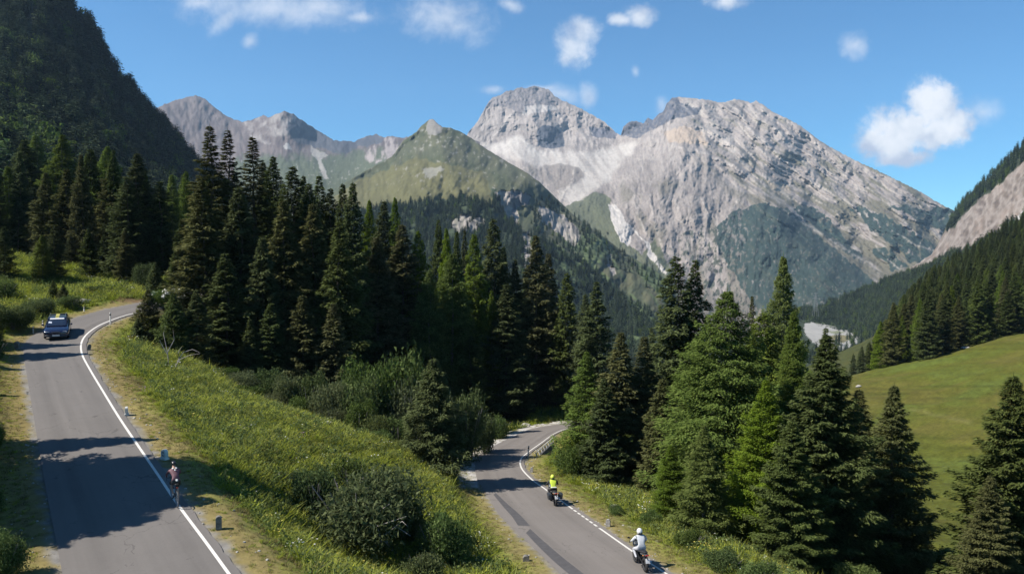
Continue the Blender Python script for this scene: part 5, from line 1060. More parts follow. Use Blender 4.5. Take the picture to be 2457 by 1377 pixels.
# loose pale stones along the verges
def stone_mesh(seed, rough_=.3):
    bm = bmesh.new(); bmesh.ops.create_icosphere(bm, subdivisions=2, radius=1); r = np.random.default_rng(seed); off = r.uniform(0, 50)
    for v in bm.verts:
        n = float(pn(np.array([v.co.x*1.1+off]), np.array([v.co.y*1.1+v.co.z*.9]), seed)[0]); v.co *= 1+rough_*n*1.6; v.co.z *= .7
    me = bpy.data.meshes.new("rock"); bm.to_mesh(me); bm.free(); return me
pale = mat("pale_stone", (.42, .40, .36), .9, noise=(4, .7, 1.2), bump=.4); dark_st = mat("dark_stone", (.17, .16, .14), .9, noise=(6, .5, 1.6), bump=.5)
ST = [stone_mesh(i) for i in (1, 2, 3)]
for q in ST: q.materials.append(pale)
r = np.random.default_rng(9); N = 9000; y = np.sqrt(r.uniform(22**2, 75**2, N)); x = (r.uniform(-80, 2000, N)-CX0)/FPX*y
q1, _ = road_dist(x, y, UC, UH+.42); q2, _ = road_dist(x, y, LC, LH+.33); dm = np.minimum(q1, q2); ok = ((dm > .02) & (dm < 1.6*r.random(N)**1.5)) | ((dm > .2) & (dm < 4) & (x < -17.5) & (y < 45) & (r.random(N) < .10)); x, y = x[ok], y[ok]
scatter("gravel", np.stack([x, y, ground_z(x, y)+.01], 1), np.repeat(r.uniform(.015, .06, (len(x), 1))**1.0, 3, 1), ST, "loose pale gravel along the road verges", seed=4, cat="gravel")
# ------------------------------------------------------------------ solid modelling helpers
class MB:
    def __init__(s): s.bm = bmesh.new()
    def box(s, c, d, rot=(0, 0, 0), bev=0.0, taper=None):
        m_ = Matrix.Translation(c) @ Euler(rot).to_matrix().to_4x4() @ Matrix.Diagonal((*d, 1))
        r = bmesh.ops.create_cube(s.bm, size=1, matrix=m_); vs = r['verts']
        if taper:
            zm = max((m_.inverted() @ v.co).z for v in vs)
            for v in vs:
                l = m_.inverted() @ v.co
                if l.z > zm-.01: l.x *= taper; l.y *= taper; v.co = m_ @ l
        if bev > 0:
            es = {e for v in vs for e in v.link_edges}
            bmesh.ops.bevel(s.bm, geom=list(es), offset=bev, segments=2, affect='EDGES', profile=.7)
        return s
    def ell(s, c, r, rot=(0, 0, 0), u=16, v=10):
        m_ = Matrix.Translation(c) @ Euler(rot).to_matrix().to_4x4() @ Matrix.Diagonal((*r, 1))
        bmesh.ops.create_uvsphere(s.bm, u_segments=u, v_segments=v, radius=1, matrix=m_); return s
    def tube(s, pts, r, sides=8):
        rr = r if isinstance(r, (list, tuple)) else [r]*len(pts)
        V, F = tube(pts, rr, sides); vs = [s.bm.verts.new(v) for v in V]
        for f in F: s.bm.faces.new([vs[i] for i in f])
        n = len(pts); s.bm.faces.new(vs[:sides][::-1]); s.bm.faces.new(vs[-sides:]); return s
    def lathe(s, c, prof, n=24):
        """profile (radius, x offset) turned about the X axis"""
        rings = []
        for k in range(n):
            a = 2*math.pi*k/n; rings.append([s.bm.verts.new((c[0]+x, c[1]+r*math.cos(a), c[2]+r*math.sin(a))) for r, x in prof])
        m_ = len(prof)
        for k in range(n):
            A, B = rings[k], rings[(k+1) % n]
            for i in range(m_-1): s.bm.faces.new((A[i], A[i+1], B[i+1], B[i]))
        return s
    def torus(s, c, R, r, n=28, m_=10, sq=1.0):
        prof = [(R+r*math.cos(2*math.pi*k/m_), r*sq*math.sin(2*math.pi*k/m_)) for k in range(m_+1)]
        return s.lathe(c, prof, n)
    def loft(s, secs, n=14, p=2.6, cap=True):
        """sections (y, cx, cz, rx, rz) of superellipses along y"""
        rings = []
        for (y, cx, cz, rx, rz) in secs:
            rg = []
            for k in range(n):
                a = 2*math.pi*(k+.5)/n; ca, sa = math.cos(a), math.sin(a)
                rg.append(s.bm.verts.new((cx+rx*math.copysign(abs(ca)**(2/p), ca), y, cz+rz*math.copysign(abs(sa)**(2/p), sa))))
            rings.append(rg)
        for A, B in zip(rings[:-1], rings[1:]):
            for k in range(n): s.bm.faces.new((A[k], A[(k+1) % n], B[(k+1) % n], B[k]))
        if cap: s.bm.faces.new(rings[0][::-1]); s.bm.faces.new(rings[-1])
        return s
    def poly(s, pts, t=None):
        vs = [s.bm.verts.new(p) for p in pts]; s.bm.faces.new(vs); return s
    def build(s, name, m_, parent=None, smooth=True, loc=None, rot=None):
        bmesh.ops.recalc_face_normals(s.bm, faces=s.bm.faces[:])
        me = bpy.data.meshes.new(name); s.bm.to_mesh(me); s.bm.free()
        me.polygons.foreach_set('use_smooth', [smooth]*len(me.polygons))
        if smooth:
            try: me.set_sharp_from_angle(angle=R_(38))
            except Exception: pass
        return link(name, me, m_, parent, loc, rot)
def along(o, p0, p1, slope):
    d = Vector(p1)-Vector(p0); o.rotation_euler = (math.atan(slope), 0, math.atan2(-d.x, d.y))

def body(name, joints, edges, mats, pick, parent, root=0, sub=2):
    """one continuous skinned figure; pick(centre) gives the material slot of a face"""
    names = list(joints); me = bpy.data.meshes.new(name)
    me.from_pydata([joints[k][0] for k in names], [(names.index(a), names.index(b)) for a, b in edges], [])
    o = bpy.data.objects.new("tmp", me); scene.collection.objects.link(o)
    o.modifiers.new("s", 'SKIN'); sk = me.skin_vertices[0].data
    for i, k in enumerate(names):
        r_ = joints[k][1]; sk[i].radius = r_ if isinstance(r_, tuple) else (r_, r_); sk[i].use_root = (i == root)
    ss = o.modifiers.new("u", 'SUBSURF'); ss.levels = sub; ss.render_levels = sub
    dg = bpy.context.evaluated_depsgraph_get(); ev = o.evaluated_get(dg); m2_ = bpy.data.meshes.new_from_object(ev)
    bpy.data.objects.remove(o); m2_.name = name
    m2_.materials.clear()
    for m_ in mats: m2_.materials.append(m_)
    for f in m2_.polygons: f.use_smooth = True; f.material_index = pick(f.center)
    ob = bpy.data.objects.new(name, m2_); C.objects.link(ob)
    if parent is not None: ob.parent = parent
    return ob
def hand(J, E, side, wrist, hp, fwd, name):
    """palm, four curled fingers of unequal length and a thumb"""
    w0 = Vector(hp); J[name+'palm'] = (tuple(w0), (.034, .022)); E.append((wrist, name+'palm'))
    for i, (off, ln) in enumerate(((-.030, .070), (-.010, .080), (.010, .076), (.030, .060))):
        a = w0+Vector((off, fwd*.045, .004)); b = a+Vector((0, fwd*ln*.55, -.018)); c = b+Vector((0, -fwd*ln*.10, -ln*.45))
        for q, p in ((0, a), (1, b), (2, c)): J[f'{name}f{i}{q}'] = (tuple(p), .0095-.001*q)
        E += [(name+'palm', f'{name}f{i}0'), (f'{name}f{i}0', f'{name}f{i}1'), (f'{name}f{i}1', f'{name}f{i}2')]
    a = w0+Vector((-side*.036, fwd*.012, -.008)); b = a+Vector((-side*.012, fwd*.034, -.022))
    J[name+'t0'] = (tuple(a), .0115); J[name+'t1'] = (tuple(b), .009); E += [(name+'palm', name+'t0'), (name+'t0', name+'t1')]

rubber = mat("tyre_rubber", (.018, .018, .019), .75); metal = mat("brushed_metal", (.45, .45, .46), .35, .9); dmetal = mat("dark_metal", (.035, .036, .04), .4, .6)
blackp = mat("black_plastic", (.02, .02, .022), .5); skin = mat("skin", (.52, .30, .21), .55); whitep = mat("white_plate", (.80, .80, .78), .4)
redl = mat("red_lens", (.45, .02, .015), .25); hair = mat("dark_hair", (.03, .02, .015), .7); chrome = mat("chrome", (.7, .7, .7), .15, 1.0)
def wheel(name, parent, c, R, r, spokes, rimm, disc=True):
    wv = MB().torus(c, R-r, r, sq=1.0).build(name, rubber, parent)
    b = MB().torus(c, R-2*r-.005, .014, 28, 8, 1.6); b.tube([(c[0]-.06, c[1], c[2]), (c[0]+.06, c[1], c[2])], .028, 10)
    for k in range(spokes):
        a = 2*math.pi*k/spokes; b.tube([(c[0]+.02*(-1)**k, c[1], c[2]), (c[0], c[1]+math.cos(a)*(R-2*r), c[2]+math.sin(a)*(R-2*r))], .004 if spokes > 12 else .016, 5)
    b.build("rim", rimm, wv)
    if disc: MB().lathe((c[0]+.045, c[1], c[2]), [(.05, 0), (.14, 0), (.14, .005), (.05, .005), (.05, 0)], 20).build("brake_disc", metal, wv)
    return wv
def motorcycle(px, py, p2, paintc, label, panniers, screen):
    base = Vector(lo_pt(px, py)); root = empty("motorcycle", base); tag(root, label, 'motorcycle'); along(root, base, lo_pt(*p2), -.093)
    bodym = mat("bike_paint_"+label.split()[0], paintc, .3, coat=.6)
    wheel("wheel", root, (0, -.70, .32), .32, .075, 10, dmetal); wheel("wheel", root, (0, .76, .32), .32, .055, 10, dmetal)
    MB().tube([(-.09, .76, .32), (-.09, .56, .92)], .024).tube([(.09, .76, .32), (.09, .56, .92)], .024).box((0, .57, .90), (.24, .07, .05), bev=.01).build("fork", metal, root)
    MB().tube([(0, .52, .88), (.13, .2, .68), (.14, -.25, .55), (.08, -.70, .34)], .026).tube([(0, .52, .88), (-.13, .2, .68), (-.14, -.25, .55), (-.08, -.70, .34)], .026).tube([(0, -.2, .66), (0, -.75, .82)], .03).tube([(.12, .4, .66), (.13, .22, .28), (.13, -.2, .28)], .022).tube([(-.12, .4, .66), (-.13, .22, .28), (-.13, -.2, .28)], .022).build("frame", dmetal, root)
    en = MB().box((0, .02, .38), (.30, .46, .26), bev=.04)
    for k in range(5): en.box((0, .22+.0*k, .50+.03*k), (.34-.02*k, .20, .012))
    en.box((0, .2, .56), (.26, .16, .16), bev=.02).lathe((.17, -.05, .38), [(0, .03), (.1, .025), (.11, -.04)], 16).lathe((-.20, -.05, .38), [(0, -.03), (.1, -.02), (.11, .04)], 16).build("engine", dmetal, root)
    MB().loft([(-.14, 0, .80, .10, .07), (-.05, 0, .84, .15, .11), (.12, 0, .87, .185, .135), (.30, 0, .88, .17, .13), (.42, 0, .86, .10, .08)], 16, 2.4).build("fuel_tank", bodym, root)
    MB().loft([(-.86, 0, .87, .07, .03), (-.72, 0, .86, .12, .05), (-.45, 0, .83, .145, .055), (-.2, 0, .79, .13, .05), (-.1, 0, .79, .09, .04)], 14, 2.8).build("saddle", blackp, root)
    MB().loft([(-1.0, 0, .80, .05, .03), (-.88, 0, .79, .10, .05), (-.6, 0, .76, .12, .06), (-.35, 0, .72, .11, .06)], 14, 2.6).build("tail_fairing", bodym, root)
    MB().loft([(.36, 0, .84, .16, .10), (.50, 0, .90, .19, .17), (.66, 0, .92, .16, .16), (.78, 0, .90, .09, .09)], 16, 2.3).build("front_fairing", bodym, root)
    MB().poly([(-.15, .62, 1.04), (.15, .62, 1.04), (.12, .46, 1.04+screen), (-.12, .46, 1.04+screen)]).poly([(-.15, .626, 1.04), (-.12, .466, 1.04+screen), (.12, .466, 1.04+screen), (.15, .626, 1.04)]).build("windscreen", mat("smoked_screen", (.10, .12, .13), .1, spec=.8), root, False)
    MB().tube([(-.37, .38, 1.04), (-.24, .47, 1.06), (0, .52, 1.0), (.24, .47, 1.06), (.37, .38, 1.04)], .014).tube([(-.39, .365, 1.04), (-.27, .45, 1.055)], .021).tube([(.39, .365, 1.04), (.27, .45, 1.055)], .021).build("handlebar", blackp, root)
    for s_ in (-1, 1):
        MB().tube([(s_*.27, .46, 1.06), (s_*.36, .50, 1.20)], .007, 6).loft([(.49, s_*.38, 1.22, .065, .04), (.52, s_*.38, 1.22, .055, .035)], 12, 2.4).build("mirror", blackp, root)
        MB().ell((s_*.15, -.88, .78), (.03, .05, .022)).tube([(s_*.05, -.88, .78), (s_*.15, -.88, .78)], .008, 5).build("indicator", mat("amber_lens", (.6, .22, .03), .3), root)
        MB().tube([(s_*.12, -.1, .36), (s_*.27, -.1, .36)], .012, 6).build("footpeg", metal, root)
    MB().tube([(.14, .2, .34), (.17, -.1, .26), (.18, -.35, .30), (.20, -.62, .42), (.20, -.86, .50)], [.024, .028, .04, .052, .05], 12).build("exhaust", metal, root)
    MB().loft([(-1.03, 0, .80, .075, .022), (-1.0, 0, .80, .08, .028)], 10, 3).build("tail_light", redl, root)
    MB().box((0, -1.06, .58), (.19, .008, .20), (R_(-12), 0, 0), .003).build("number_plate", whitep, root); MB().box((0, -1.0, .68), (.05, .16, .03), (R_(25), 0, 0), .004).tube([(0, -.9, .78), (0, -1.05, .62)], .014, 6).build("plate_bracket", blackp, root)
    MB().loft([(-1.0, 0, .52, .07, .02), (-.85, 0, .66, .08, .02), (-.7, 0, .70, .08, .02), (-.5, 0, .62, .07, .02)], 10, 2.5).build("rear_mudguard", blackp, root)
    MB().loft([(.5, 0, .56, .07, .02), (.65, 0, .66, .075, .022), (.8, 0, .68, .075, .022), (1.0, 0, .58, .06, .02)], 10, 2.5).build("front_mudguard", bodym, root)
    for s_ in panniers:
        pn_ = MB().box((s_*.34, -.58, .58), (.22, .46, .36), (0, s_*R_(6), 0), .05).build("pannier", mat("pannier_shell", (.045, .05, .055), .4), root)
        MB().box((s_*.345, -.58, .70), (.23, .47, .02), (0, s_*R_(6), 0), .005).build("lid_trim", metal, pn_)
    return root
def moto_rider(bike, label, jacket, trousers, helmetm, vest=None, stripes=None):
    root = empty("person", bike.location.copy()); root.rotation_euler = bike.rotation_euler; tag(root, label, 'person')
    J = {'pelvis': ((0, -.27, .93), (.165, .125)), 'waist': ((0, -.19, 1.08), (.15, .11)), 'chest': ((0, -.07, 1.28), (.185, .13)), 'neck': ((0, 0, 1.45), (.06, .06)), 'head': ((0, .035, 1.55), (.085, .10)), 'crown': ((0, .03, 1.66), (.07, .08)), 'nose': ((0, .135, 1.56), .018)}
    E = [('pelvis', 'waist'), ('waist', 'chest'), ('chest', 'neck'), ('neck', 'head'), ('head', 'crown'), ('head', 'nose')]
    for s_, q in ((-1, 'L'), (1, 'R')):
        J.update({q+'sh': ((s_*.185, -.02, 1.385), .082), q+'el': ((s_*.335, .12, 1.18), .058), q+'wr': ((s_*.325, .33, 1.095), .038),
                  q+'hip': ((s_*.125, -.18, .90), .105), q+'kn': ((s_*.255, .20, .80), .072), q+'an': ((s_*.205, -.10, .44), .048), q+'heel': ((s_*.205, -.17, .385), .042), q+'toe': ((s_*.215, .10, .365), (.045, .035))})
        E += [('chest', q+'sh'), (q+'sh', q+'el'), (q+'el', q+'wr'), ('pelvis', q+'hip'), (q+'hip', q+'kn'), (q+'kn', q+'an'), (q+'an', q+'heel'), (q+'an', q+'toe')]
        hand(J, E, s_, q+'wr', (s_*.325, .375, 1.085), 1, q)
    boot = mat("black_boots", (.02, .02, .02), .5); glove = mat("black_gloves", (.025, .025, .028), .6)
    def pick(c):
        if c.z > 1.47 and abs(c.x) < .13: return 4
        if c.y > .335 and c.z > .95: return 3
        if c.z < .50: return 2
        if vest is not None and abs(c.x) > .20 and c.z > 1.0: return 5
        if stripes is not None and c.z > 1.05 and (.17 < abs(c.x) < .215): return 5
        if c.z < .985 or (abs(c.x) > .1 and c.z < 1.0): return 1
        return 0
    body("body", J, E, [jacket, trousers, boot, glove, skin, vest or stripes or jacket], pick, root)
    hm = MB().ell((0, .03, 1.60), (.132, .158, .148), (0, 0, 0), 20, 14).loft([(.03, 0, 1.50, .115, .05), (.12, 0, 1.50, .10, .05), (.175, 0, 1.51, .06, .04)], 14, 2.3).build("helmet", helmetm, root)
    MB().ell((0, .055, 1.605), (.122, .146, .06), (0, 0, 0), 18, 8).build("visor", mat("dark_visor", (.02, .025, .03), .08), hm)
    MB().loft([(-.115, 0, 1.54, .09, .035), (-.06, 0, 1.49, .115, .04), (.04, 0, 1.475, .12, .035)], 12, 2.3).build("neck_roll", mat("black_trim", (.03, .03, .032), .7), hm)
    return root
white_suit = mat("white_riding_suit", (.66, .68, .70), .6, noise=(7, .85, 1.05)); white_tr = mat("light_grey_trousers", (.55, .56, .60), .65, noise=(7, .85, 1.05))
b1_ = motorcycle(1537, 1360, (1466, 1290), (.06, .065, .07), "grey sport motorcycle ridden by the person in white, nearest the camera on the lower road", (), .12)
moto_rider(b1_, "person in a white riding suit and white helmet on the nearer motorcycle", white_suit, white_tr, mat("white_helmet", (.78, .78, .76), .25, coat=.5), stripes=mat("grey_panels", (.16, .18, .18), .7))
b2_ = motorcycle(1327, 1207, (1268, 1142), (.20, .21, .21), "dark touring motorcycle with side cases ridden by the person in yellow", (-1, 1), .30)
neon = mat("hi_vis_yellow", (.66, .82, .06), .6, noise=(6, .9, 1.0))
pr = moto_rider(b2_, "person in a bright yellow vest and yellow helmet on the farther motorcycle", neon, mat("black_trousers", (.03, .03, .035), .7), mat("yellow_helmet", (.70, .82, .08), .25, coat=.5), vest=mat("black_sleeves", (.035, .037, .04), .7))
MB().loft([(-.42, 0, 1.035, .17, .018), (-.30, 0, 1.035, .175, .022), (-.14, 0, 1.05, .165, .018)], 14, 3).build("reflective_band", mat("reflective_silver", (.75, .76, .72), .4), pr)

# ---- cyclist
cb0 = Vector(up_pt(425, 1216)); fwd_pt = Vector(up_pt(383, 1145))
dirc = (fwd_pt-cb0); dirc.z = 0; dirc.normalize()
cbase = cb0+dirc*.5; cbase.z = zu(cbase.y)+.0
bic = empty("bicycle", cbase); tag(bic, "black road bicycle ridden along the cream edge line of the upper road", 'bicycle'); along(bic, cb0, fwd_pt, .113)
for yy_ in (-.50, .50): wheel("wheel", bic, (0, yy_, .345), .345, .014, 24, metal, False)
frm = mat("black_carbon", (.03, .03, .033), .3, coat=.5)
MB().tube([(0, -.18, .30), (0, .38, .62)], .022).tube([(0, -.18, .30), (0, -.30, .90)], .016).tube([(0, -.27, .78), (0, .34, .80)], .018).tube([(0, .34, .86), (0, .40, .60)], .02).tube([(.04, -.50, .345), (.02, -.18, .30)], .01).tube([(-.04, -.50, .345), (-.02, -.18, .30)], .01).tube([(.04, -.50, .345), (.01, -.27, .76)], .008).tube([(-.04, -.50, .345), (-.01, -.27, .76)], .008).build("frame", frm, bic)
MB().tube([(.05, .50, .345), (.03, .42, .62), (0, .40, .66)], .011).tube([(-.05, .50, .345), (-.03, .42, .62), (0, .40, .66)], .011).build("fork", frm, bic)
MB().loft([(-.46, 0, .94, .07, .022), (-.38, 0, .945, .075, .022), (-.28, 0, .945, .035, .02), (-.18, 0, .94, .018, .014)], 12, 2.3).build("saddle", blackp, bic)
MB().tube([(0, .34, .88), (0, .42, .94)], .014).tube([(-.20, .43, .945), (0, .42, .95), (.20, .43, .945)], .013).tube([(-.20, .43, .945), (-.21, .53, .94), (-.21, .55, .86), (-.21, .44, .82)], .012).tube([(.20, .43, .945), (.21, .53, .94), (.21, .55, .86), (.21, .44, .82)], .012).build("handlebar", blackp, bic)
MB().lathe((.045, -.18, .30), [(.02, 0), (.1, 0), (.1, .006), (.02, .006), (.02, 0)], 24).tube([(.06, -.18, .30), (.08, -.10, .14)], .011).tube([(-.06, -.18, .30), (-.08, -.26, .46)], .011).box((.12, -.10, .14), (.09, .07, .02)).box((-.12, -.26, .46), (.09, .07, .02)).build("crankset", metal, bic)
MB().ell((0, -.47, .82), (.03, .02, .02)).build("rear_light", redl, bic); MB().tube([(0, .0, .42), (0, .1, .47), (0, .17, .51)], .035).build("bottle", mat("bottle_white", (.6, .62, .62), .4), bic)
cyc = empty("person", cbase); cyc.rotation_euler = bic.rotation_euler; tag(cyc, "cyclist in a maroon jersey, black shorts and black helmet riding away uphill", 'person')
J = {'pelvis': ((0, -.34, 1.03), (.15, .115)), 'waist': ((0, -.22, 1.17), (.135, .10)), 'chest': ((0, .0, 1.36), (.17, .11)), 'neck': ((0, .13, 1.47), (.055, .055)), 'head': ((0, .20, 1.555), (.075, .09)), 'crown': ((0, .21, 1.645), (.065, .075)), 'nose': ((0, .295, 1.55), .016)}
E = [('pelvis', 'waist'), ('waist', 'chest'), ('chest', 'neck'), ('neck', 'head'), ('head', 'crown'), ('head', 'nose')]
for s_, q in ((-1, 'L'), (1, 'R')):
    low_ = s_ > 0
    J.update({q+'sh': ((s_*.175, .06, 1.40), .062), q+'el': ((s_*.27, .24, 1.17), .042), q+'wr': ((s_*.215, .455, 1.0), .028), q+'hip': ((s_*.10, -.28, .98), .095),
              q+'kn': ((s_*.115, .06, .62) if low_ else (s_*.13, .13, .86), .058), q+'calf': ((s_*.12, -.06, .40) if low_ else (s_*.125, -.07, .68), .048), q+'an': ((s_*.12, -.15, .22) if low_ else (s_*.12, -.31, .54), .034),
              q+'toe': ((s_*.125, -.05, .165) if low_ else (s_*.125, -.21, .485), (.036, .028)), q+'heel': ((s_*.12, -.19, .17) if low_ else (s_*.12, -.35, .48), .03)})
    E += [('chest', q+'sh'), (q+'sh', q+'el'), (q+'el', q+'wr'), ('pelvis', q+'hip'), (q+'hip', q+'kn'), (q+'kn', q+'calf'), (q+'calf', q+'an'), (q+'an', q+'toe'), (q+'an', q+'heel')]
    hand(J, E, s_, q+'wr', (s_*.212, .49, .985), 1, q)
jers = mat("maroon_jersey", (.17, .075, .09), .7, noise=(9, .75, 1.25)); shorts = mat("black_shorts", (.014, .014, .016), .6)
def pickc(c):
    if c.z > 1.47: return 2
    if c.y > .42 and c.z > .9: return 2
    if c.z < .21 or (c.x < 0 and c.z < .53 and c.y < -.15): return 3
    if c.z < 1.09 and (c.z > .80 or (c.x > 0 and c.z > .70 and c.y < .1)) and c.y < .12 and abs(c.x) < .22: return 1
    if c.z < .95: return 2
    return 0
body("body", J, E, [jers, shorts, skin, mat("white_shoes", (.6, .6, .58), .5)], pickc, cyc)
hl = MB().ell((0, .20, 1.635), (.095, .135, .085), (R_(8), 0, 0), 18, 12)
hl.build("helmet", mat("black_helmet", (.02, .02, .022), .3), cyc)
MB().loft([(-.02, -.06, 1.468, .03, .012), (.05, -.07, 1.49, .032, .012)], 10, 3).loft([(-.02, .06, 1.468, .03, .012), (.05, .07, 1.49, .032, .012)], 10, 3).loft([(-.10, 0, 1.42, .03, .012), (-.05, 0, 1.455, .032, .012)], 10, 3).build("reflective_patches", mat("patch_white", (.75, .75, .72), .5), cyc)
MB().loft([(-.455, 0, 1.10, .035, .010), (-.43, 0, 1.12, .045, .014), (-.38, 0, 1.15, .04, .014)], 10, 3).build("jersey_pocket", mat("patch_white", (.75, .75, .72)), cyc)

# ---- car coming down the upper road
c0 = Vector(up_pt(139, 803)); cdir = Vector(up_pt(133, 850))-Vector(up_pt(147, 800)); cdir.z = 0; cdir.normalize()
car = empty("car", c0+Vector((0, 0, .005))); tag(car, "dark blue estate car with yellow roof stripe coming towards the camera on the upper road", 'car')
car.rotation_euler = (math.atan(.113*cdir.y), 0, math.atan2(-cdir.x, cdir.y)); car.scale = (1.0, 1.0, 1.0)
navy = mat("navy_paint", (.006, .010, .042), .25, coat=.7); glass = mat("car_glass", (.018, .025, .045), .05, spec=.9)
bd = MB()
bd.loft([(2.28, 0, .50, .62, .12), (2.20, 0, .50, .80, .20), (2.0, 0, .52, .87, .27), (1.4, 0, .545, .88, .325), (.95, 0, .56, .885, .36), (0, 0, .565, .89, .37), (-1.4, 0, .57, .885, .38), (-2.0, 0, .58, .86, .37), (-2.2, 0, .58, .80, .33), (-2.27, 0, .57, .66, .26)], 28, 5.5)
body_ = bd.build("body", navy, car)
MB().loft([(1.12, 0, .935, .70, .02), (.25, 0, 1.13, .68, .255), (-.3, 0, 1.16, .67, .275), (-1.3, 0, 1.16, .665, .27), (-1.95, 0, 1.08, .66, .22), (-2.15, 0, .95, .64, .06)], 22, 4.5).build("window", glass, car)
MB().loft([(.22, 0, 1.395, .60, .018), (.0, 0, 1.425, .62, .028), (-.6, 0, 1.445, .62, .03), (-1.5, 0, 1.435, .61, .03), (-1.88, 0, 1.38, .58, .02)], 18, 4).build("roof", navy, car)
for s_ in (-1, 1):
    MB().tube([(s_*.66, 1.08, .95), (s_*.625, .22, 1.395)], .032, 6).tube([(s_*.70, -.45, .93), (s_*.63, -.45, 1.42)], .028, 6).tube([(s_*.69, -1.4, .93), (s_*.62, -1.4, 1.42)], .035, 6).tube([(s_*.67, -2.08, .93), (s_*.59, -1.85, 1.38)], .04, 6).box((s_*.70, -.5, .925), (.03, 3.1, .02)).build("pillar_trim", navy, car)
    MB().tube([(s_*.55, .0, 1.50), (s_*.55, -1.7, 1.50)], .018, 6).tube([(s_*.55, -.1, 1.43), (s_*.55, -.1, 1.5)], .015, 6).tube([(s_*.55, -1.6, 1.43), (s_*.55, -1.6, 1.5)], .015, 6).build("roof_rail", metal, car)
    MB().loft([(2.14, s_*.60, .66, .15, .035), (2.235, s_*.57, .645, .16, .05)], 14, 3).build("headlight", mat("headlight_glass", (.72, .74, .78), .08, spec=.9), car)
    MB().ell((s_*.98, .75, .98), (.10, .07, .075)).tube([(s_*.85, .78, .92), (s_*.95, .76, .96)], .02, 6).build("mirror", navy, car)
    MB().loft([(-2.20, s_*.68, .78, .11, .09), (-2.27, s_*.66, .78, .09, .08)], 12, 4).build("tail_light", redl, car)
    for yy_ in (1.38, -1.32):
        wv = MB().torus((s_*.80, yy_, .31), .22, .095, 26, 10, .95).build("wheel", rubber, car)
        MB().lathe((s_*.87, yy_, .31), [(0, s_*.005), (.06, s_*.01), (.17, s_*-.01), (.18, s_*-.03)], 20).build("hub_cap", metal, wv)
MB().loft([(2.16, 0, .36, .80, .10), (2.30, 0, .36, .74, .095), (2.35, 0, .36, .60, .08)], 18, 4).build("bumper", mat("bumper_dark", (.03, .035, .05), .5), car)
MB().loft([(2.20, 0, .63, .33, .045), (2.30, 0, .62, .30, .04)], 14, 4).build("grille", blackp, car)
MB().box((0, 2.365, .40), (.50, .012, .11), bev=.002).build("number_plate", whitep, car)
def wpt(x, t, off=.012): return (x, 1.02-.80*t, .962+.435*t+off)
MB().poly([wpt(-.50, .80, .03), wpt(.50, .80, .03), wpt(.49, .98, .03), wpt(-.49, .98, .03)]).build("sun_strip", mat("sun_strip_white", (.85, .85, .83), .4), car, False)
MB().poly([wpt(.34, .25, .035), wpt(.60, .30, .035), wpt(.56, .52, .035), wpt(.36, .46, .035)]).build("windscreen_sticker", mat("sticker_white", (.75, .80, .88), .3), car, False)
st = MB()
for (y0_, z0_, y1_, z1_) in ((.20, 1.42, 0, 1.462), (0, 1.462, -.6, 1.484), (-.6, 1.484, -1.5, 1.474), (-1.5, 1.474, -1.85, 1.412)): st.poly([(-.13, y0_, z0_), (.13, y0_, z0_), (.13, y1_, z1_), (-.13, y1_, z1_)])
st.build("roof_stripe", mat("stripe_yellow", (.50, .45, .10), .5), car, False)
MB().box((0, .0, 1.52), (1.2, .06, .03), bev=.008).box((0, -1.2, 1.52), (1.2, .06, .03), bev=.008).build("roof_bar", mat("bar_yellow", (.45, .42, .08), .5), car)

# ------------------------------------------------------------------ roadside furniture
whitep2 = mat("chalk_white", (.74, .73, .69), .7, noise=(8, .8, 1.05)); conc = mat("old_stone", (.36, .345, .32), .9, noise=(9, .55, 1.3), bump=.5)
def slab(name, P0, wd, ht, th, rz, m_, label, cat, tilt=0, base=True, marks=0, grp=None, ty=0):
    root = empty(name, (P0.x, P0.y, P0.z-.03), rz, tilt, ty); tag(root, label, cat, grp)
    n = 10; prof = [(-wd/2, 0), (wd/2, 0)]+[(wd/2*math.cos(math.pi*k/n), ht-wd/2+wd/2*math.sin(math.pi*k/n)) for k in range(n+1)]
    b = bmesh.new(); fr = [b.verts.new((x, -th/2, z)) for x, z in prof]; bk = [b.verts.new((x, th/2, z)) for x, z in prof]
    b.faces.new(fr); b.faces.new(bk[::-1])
    for i in range(len(prof)): j = (i+1) % len(prof); b.faces.new((fr[j], fr[i], bk[i], bk[j]))
    q = MB(); q.bm.free(); q.bm = b; q.build("stone", m_, root, False)
    if base: MB().box((0, 0, .04), (wd*1.18, th*1.5, .10), bev=.015).build("plinth", m_, root, False)
    if marks:
        mk = MB(); dk = 0
        # two worn lines of dark inscription
        z1 = ht*.70; z2 = ht*.40; t = th/2+.002; s_ = wd*.16
        for (x, z, w1, h1) in ((-s_*.9, z1, .018, .10), (-s_*.4, z1+.04, .05, .016), (s_*.7, z1+.042, .06, .016), (s_*1.05, z1, .018, .09), (s_*.5, z1, .018, .09), (s_*.75, z1-.04, .06, .016), (-s_, z2, .018, .06), (-s_*.3, z2, .045, .05), (s_*.6, z2, .05, .016), (s_*.95, z2-.01, .018, .06)): mk.box((x, -t, z), (w1, .004, h1))
        mk.build("inscription", mat("worn_ink", (.12, .12, .12), .8), root, False)
    return root
slab("milestone", Vector(up_pt(395, 1100)), .34, .48, .16, R_(-32), whitep2, "white round-topped milestone with worn dark inscription beside the upper road", 'milestone', marks=1)
slab("milestone", Vector(up_pt(304, 994)), .26, .48, .13, R_(-70), whitep2, "weathered milestone seen edge-on and leaning, farther up the upper road", 'milestone', ty=R_(8))
slab("kerb_stone", Vector(up_pt(525, 1266)), .22, .50, .20, R_(20), dark_st, "dark weathered stone post nearest the camera beside the upper road", 'stone post', base=False)
slab("kerb_stone", Vector(up_pt(213, 838)), .24, .42, .2, R_(30), dark_st, "small dark stone post on the inner side of the upper bend", 'stone post', base=False, ty=R_(10))
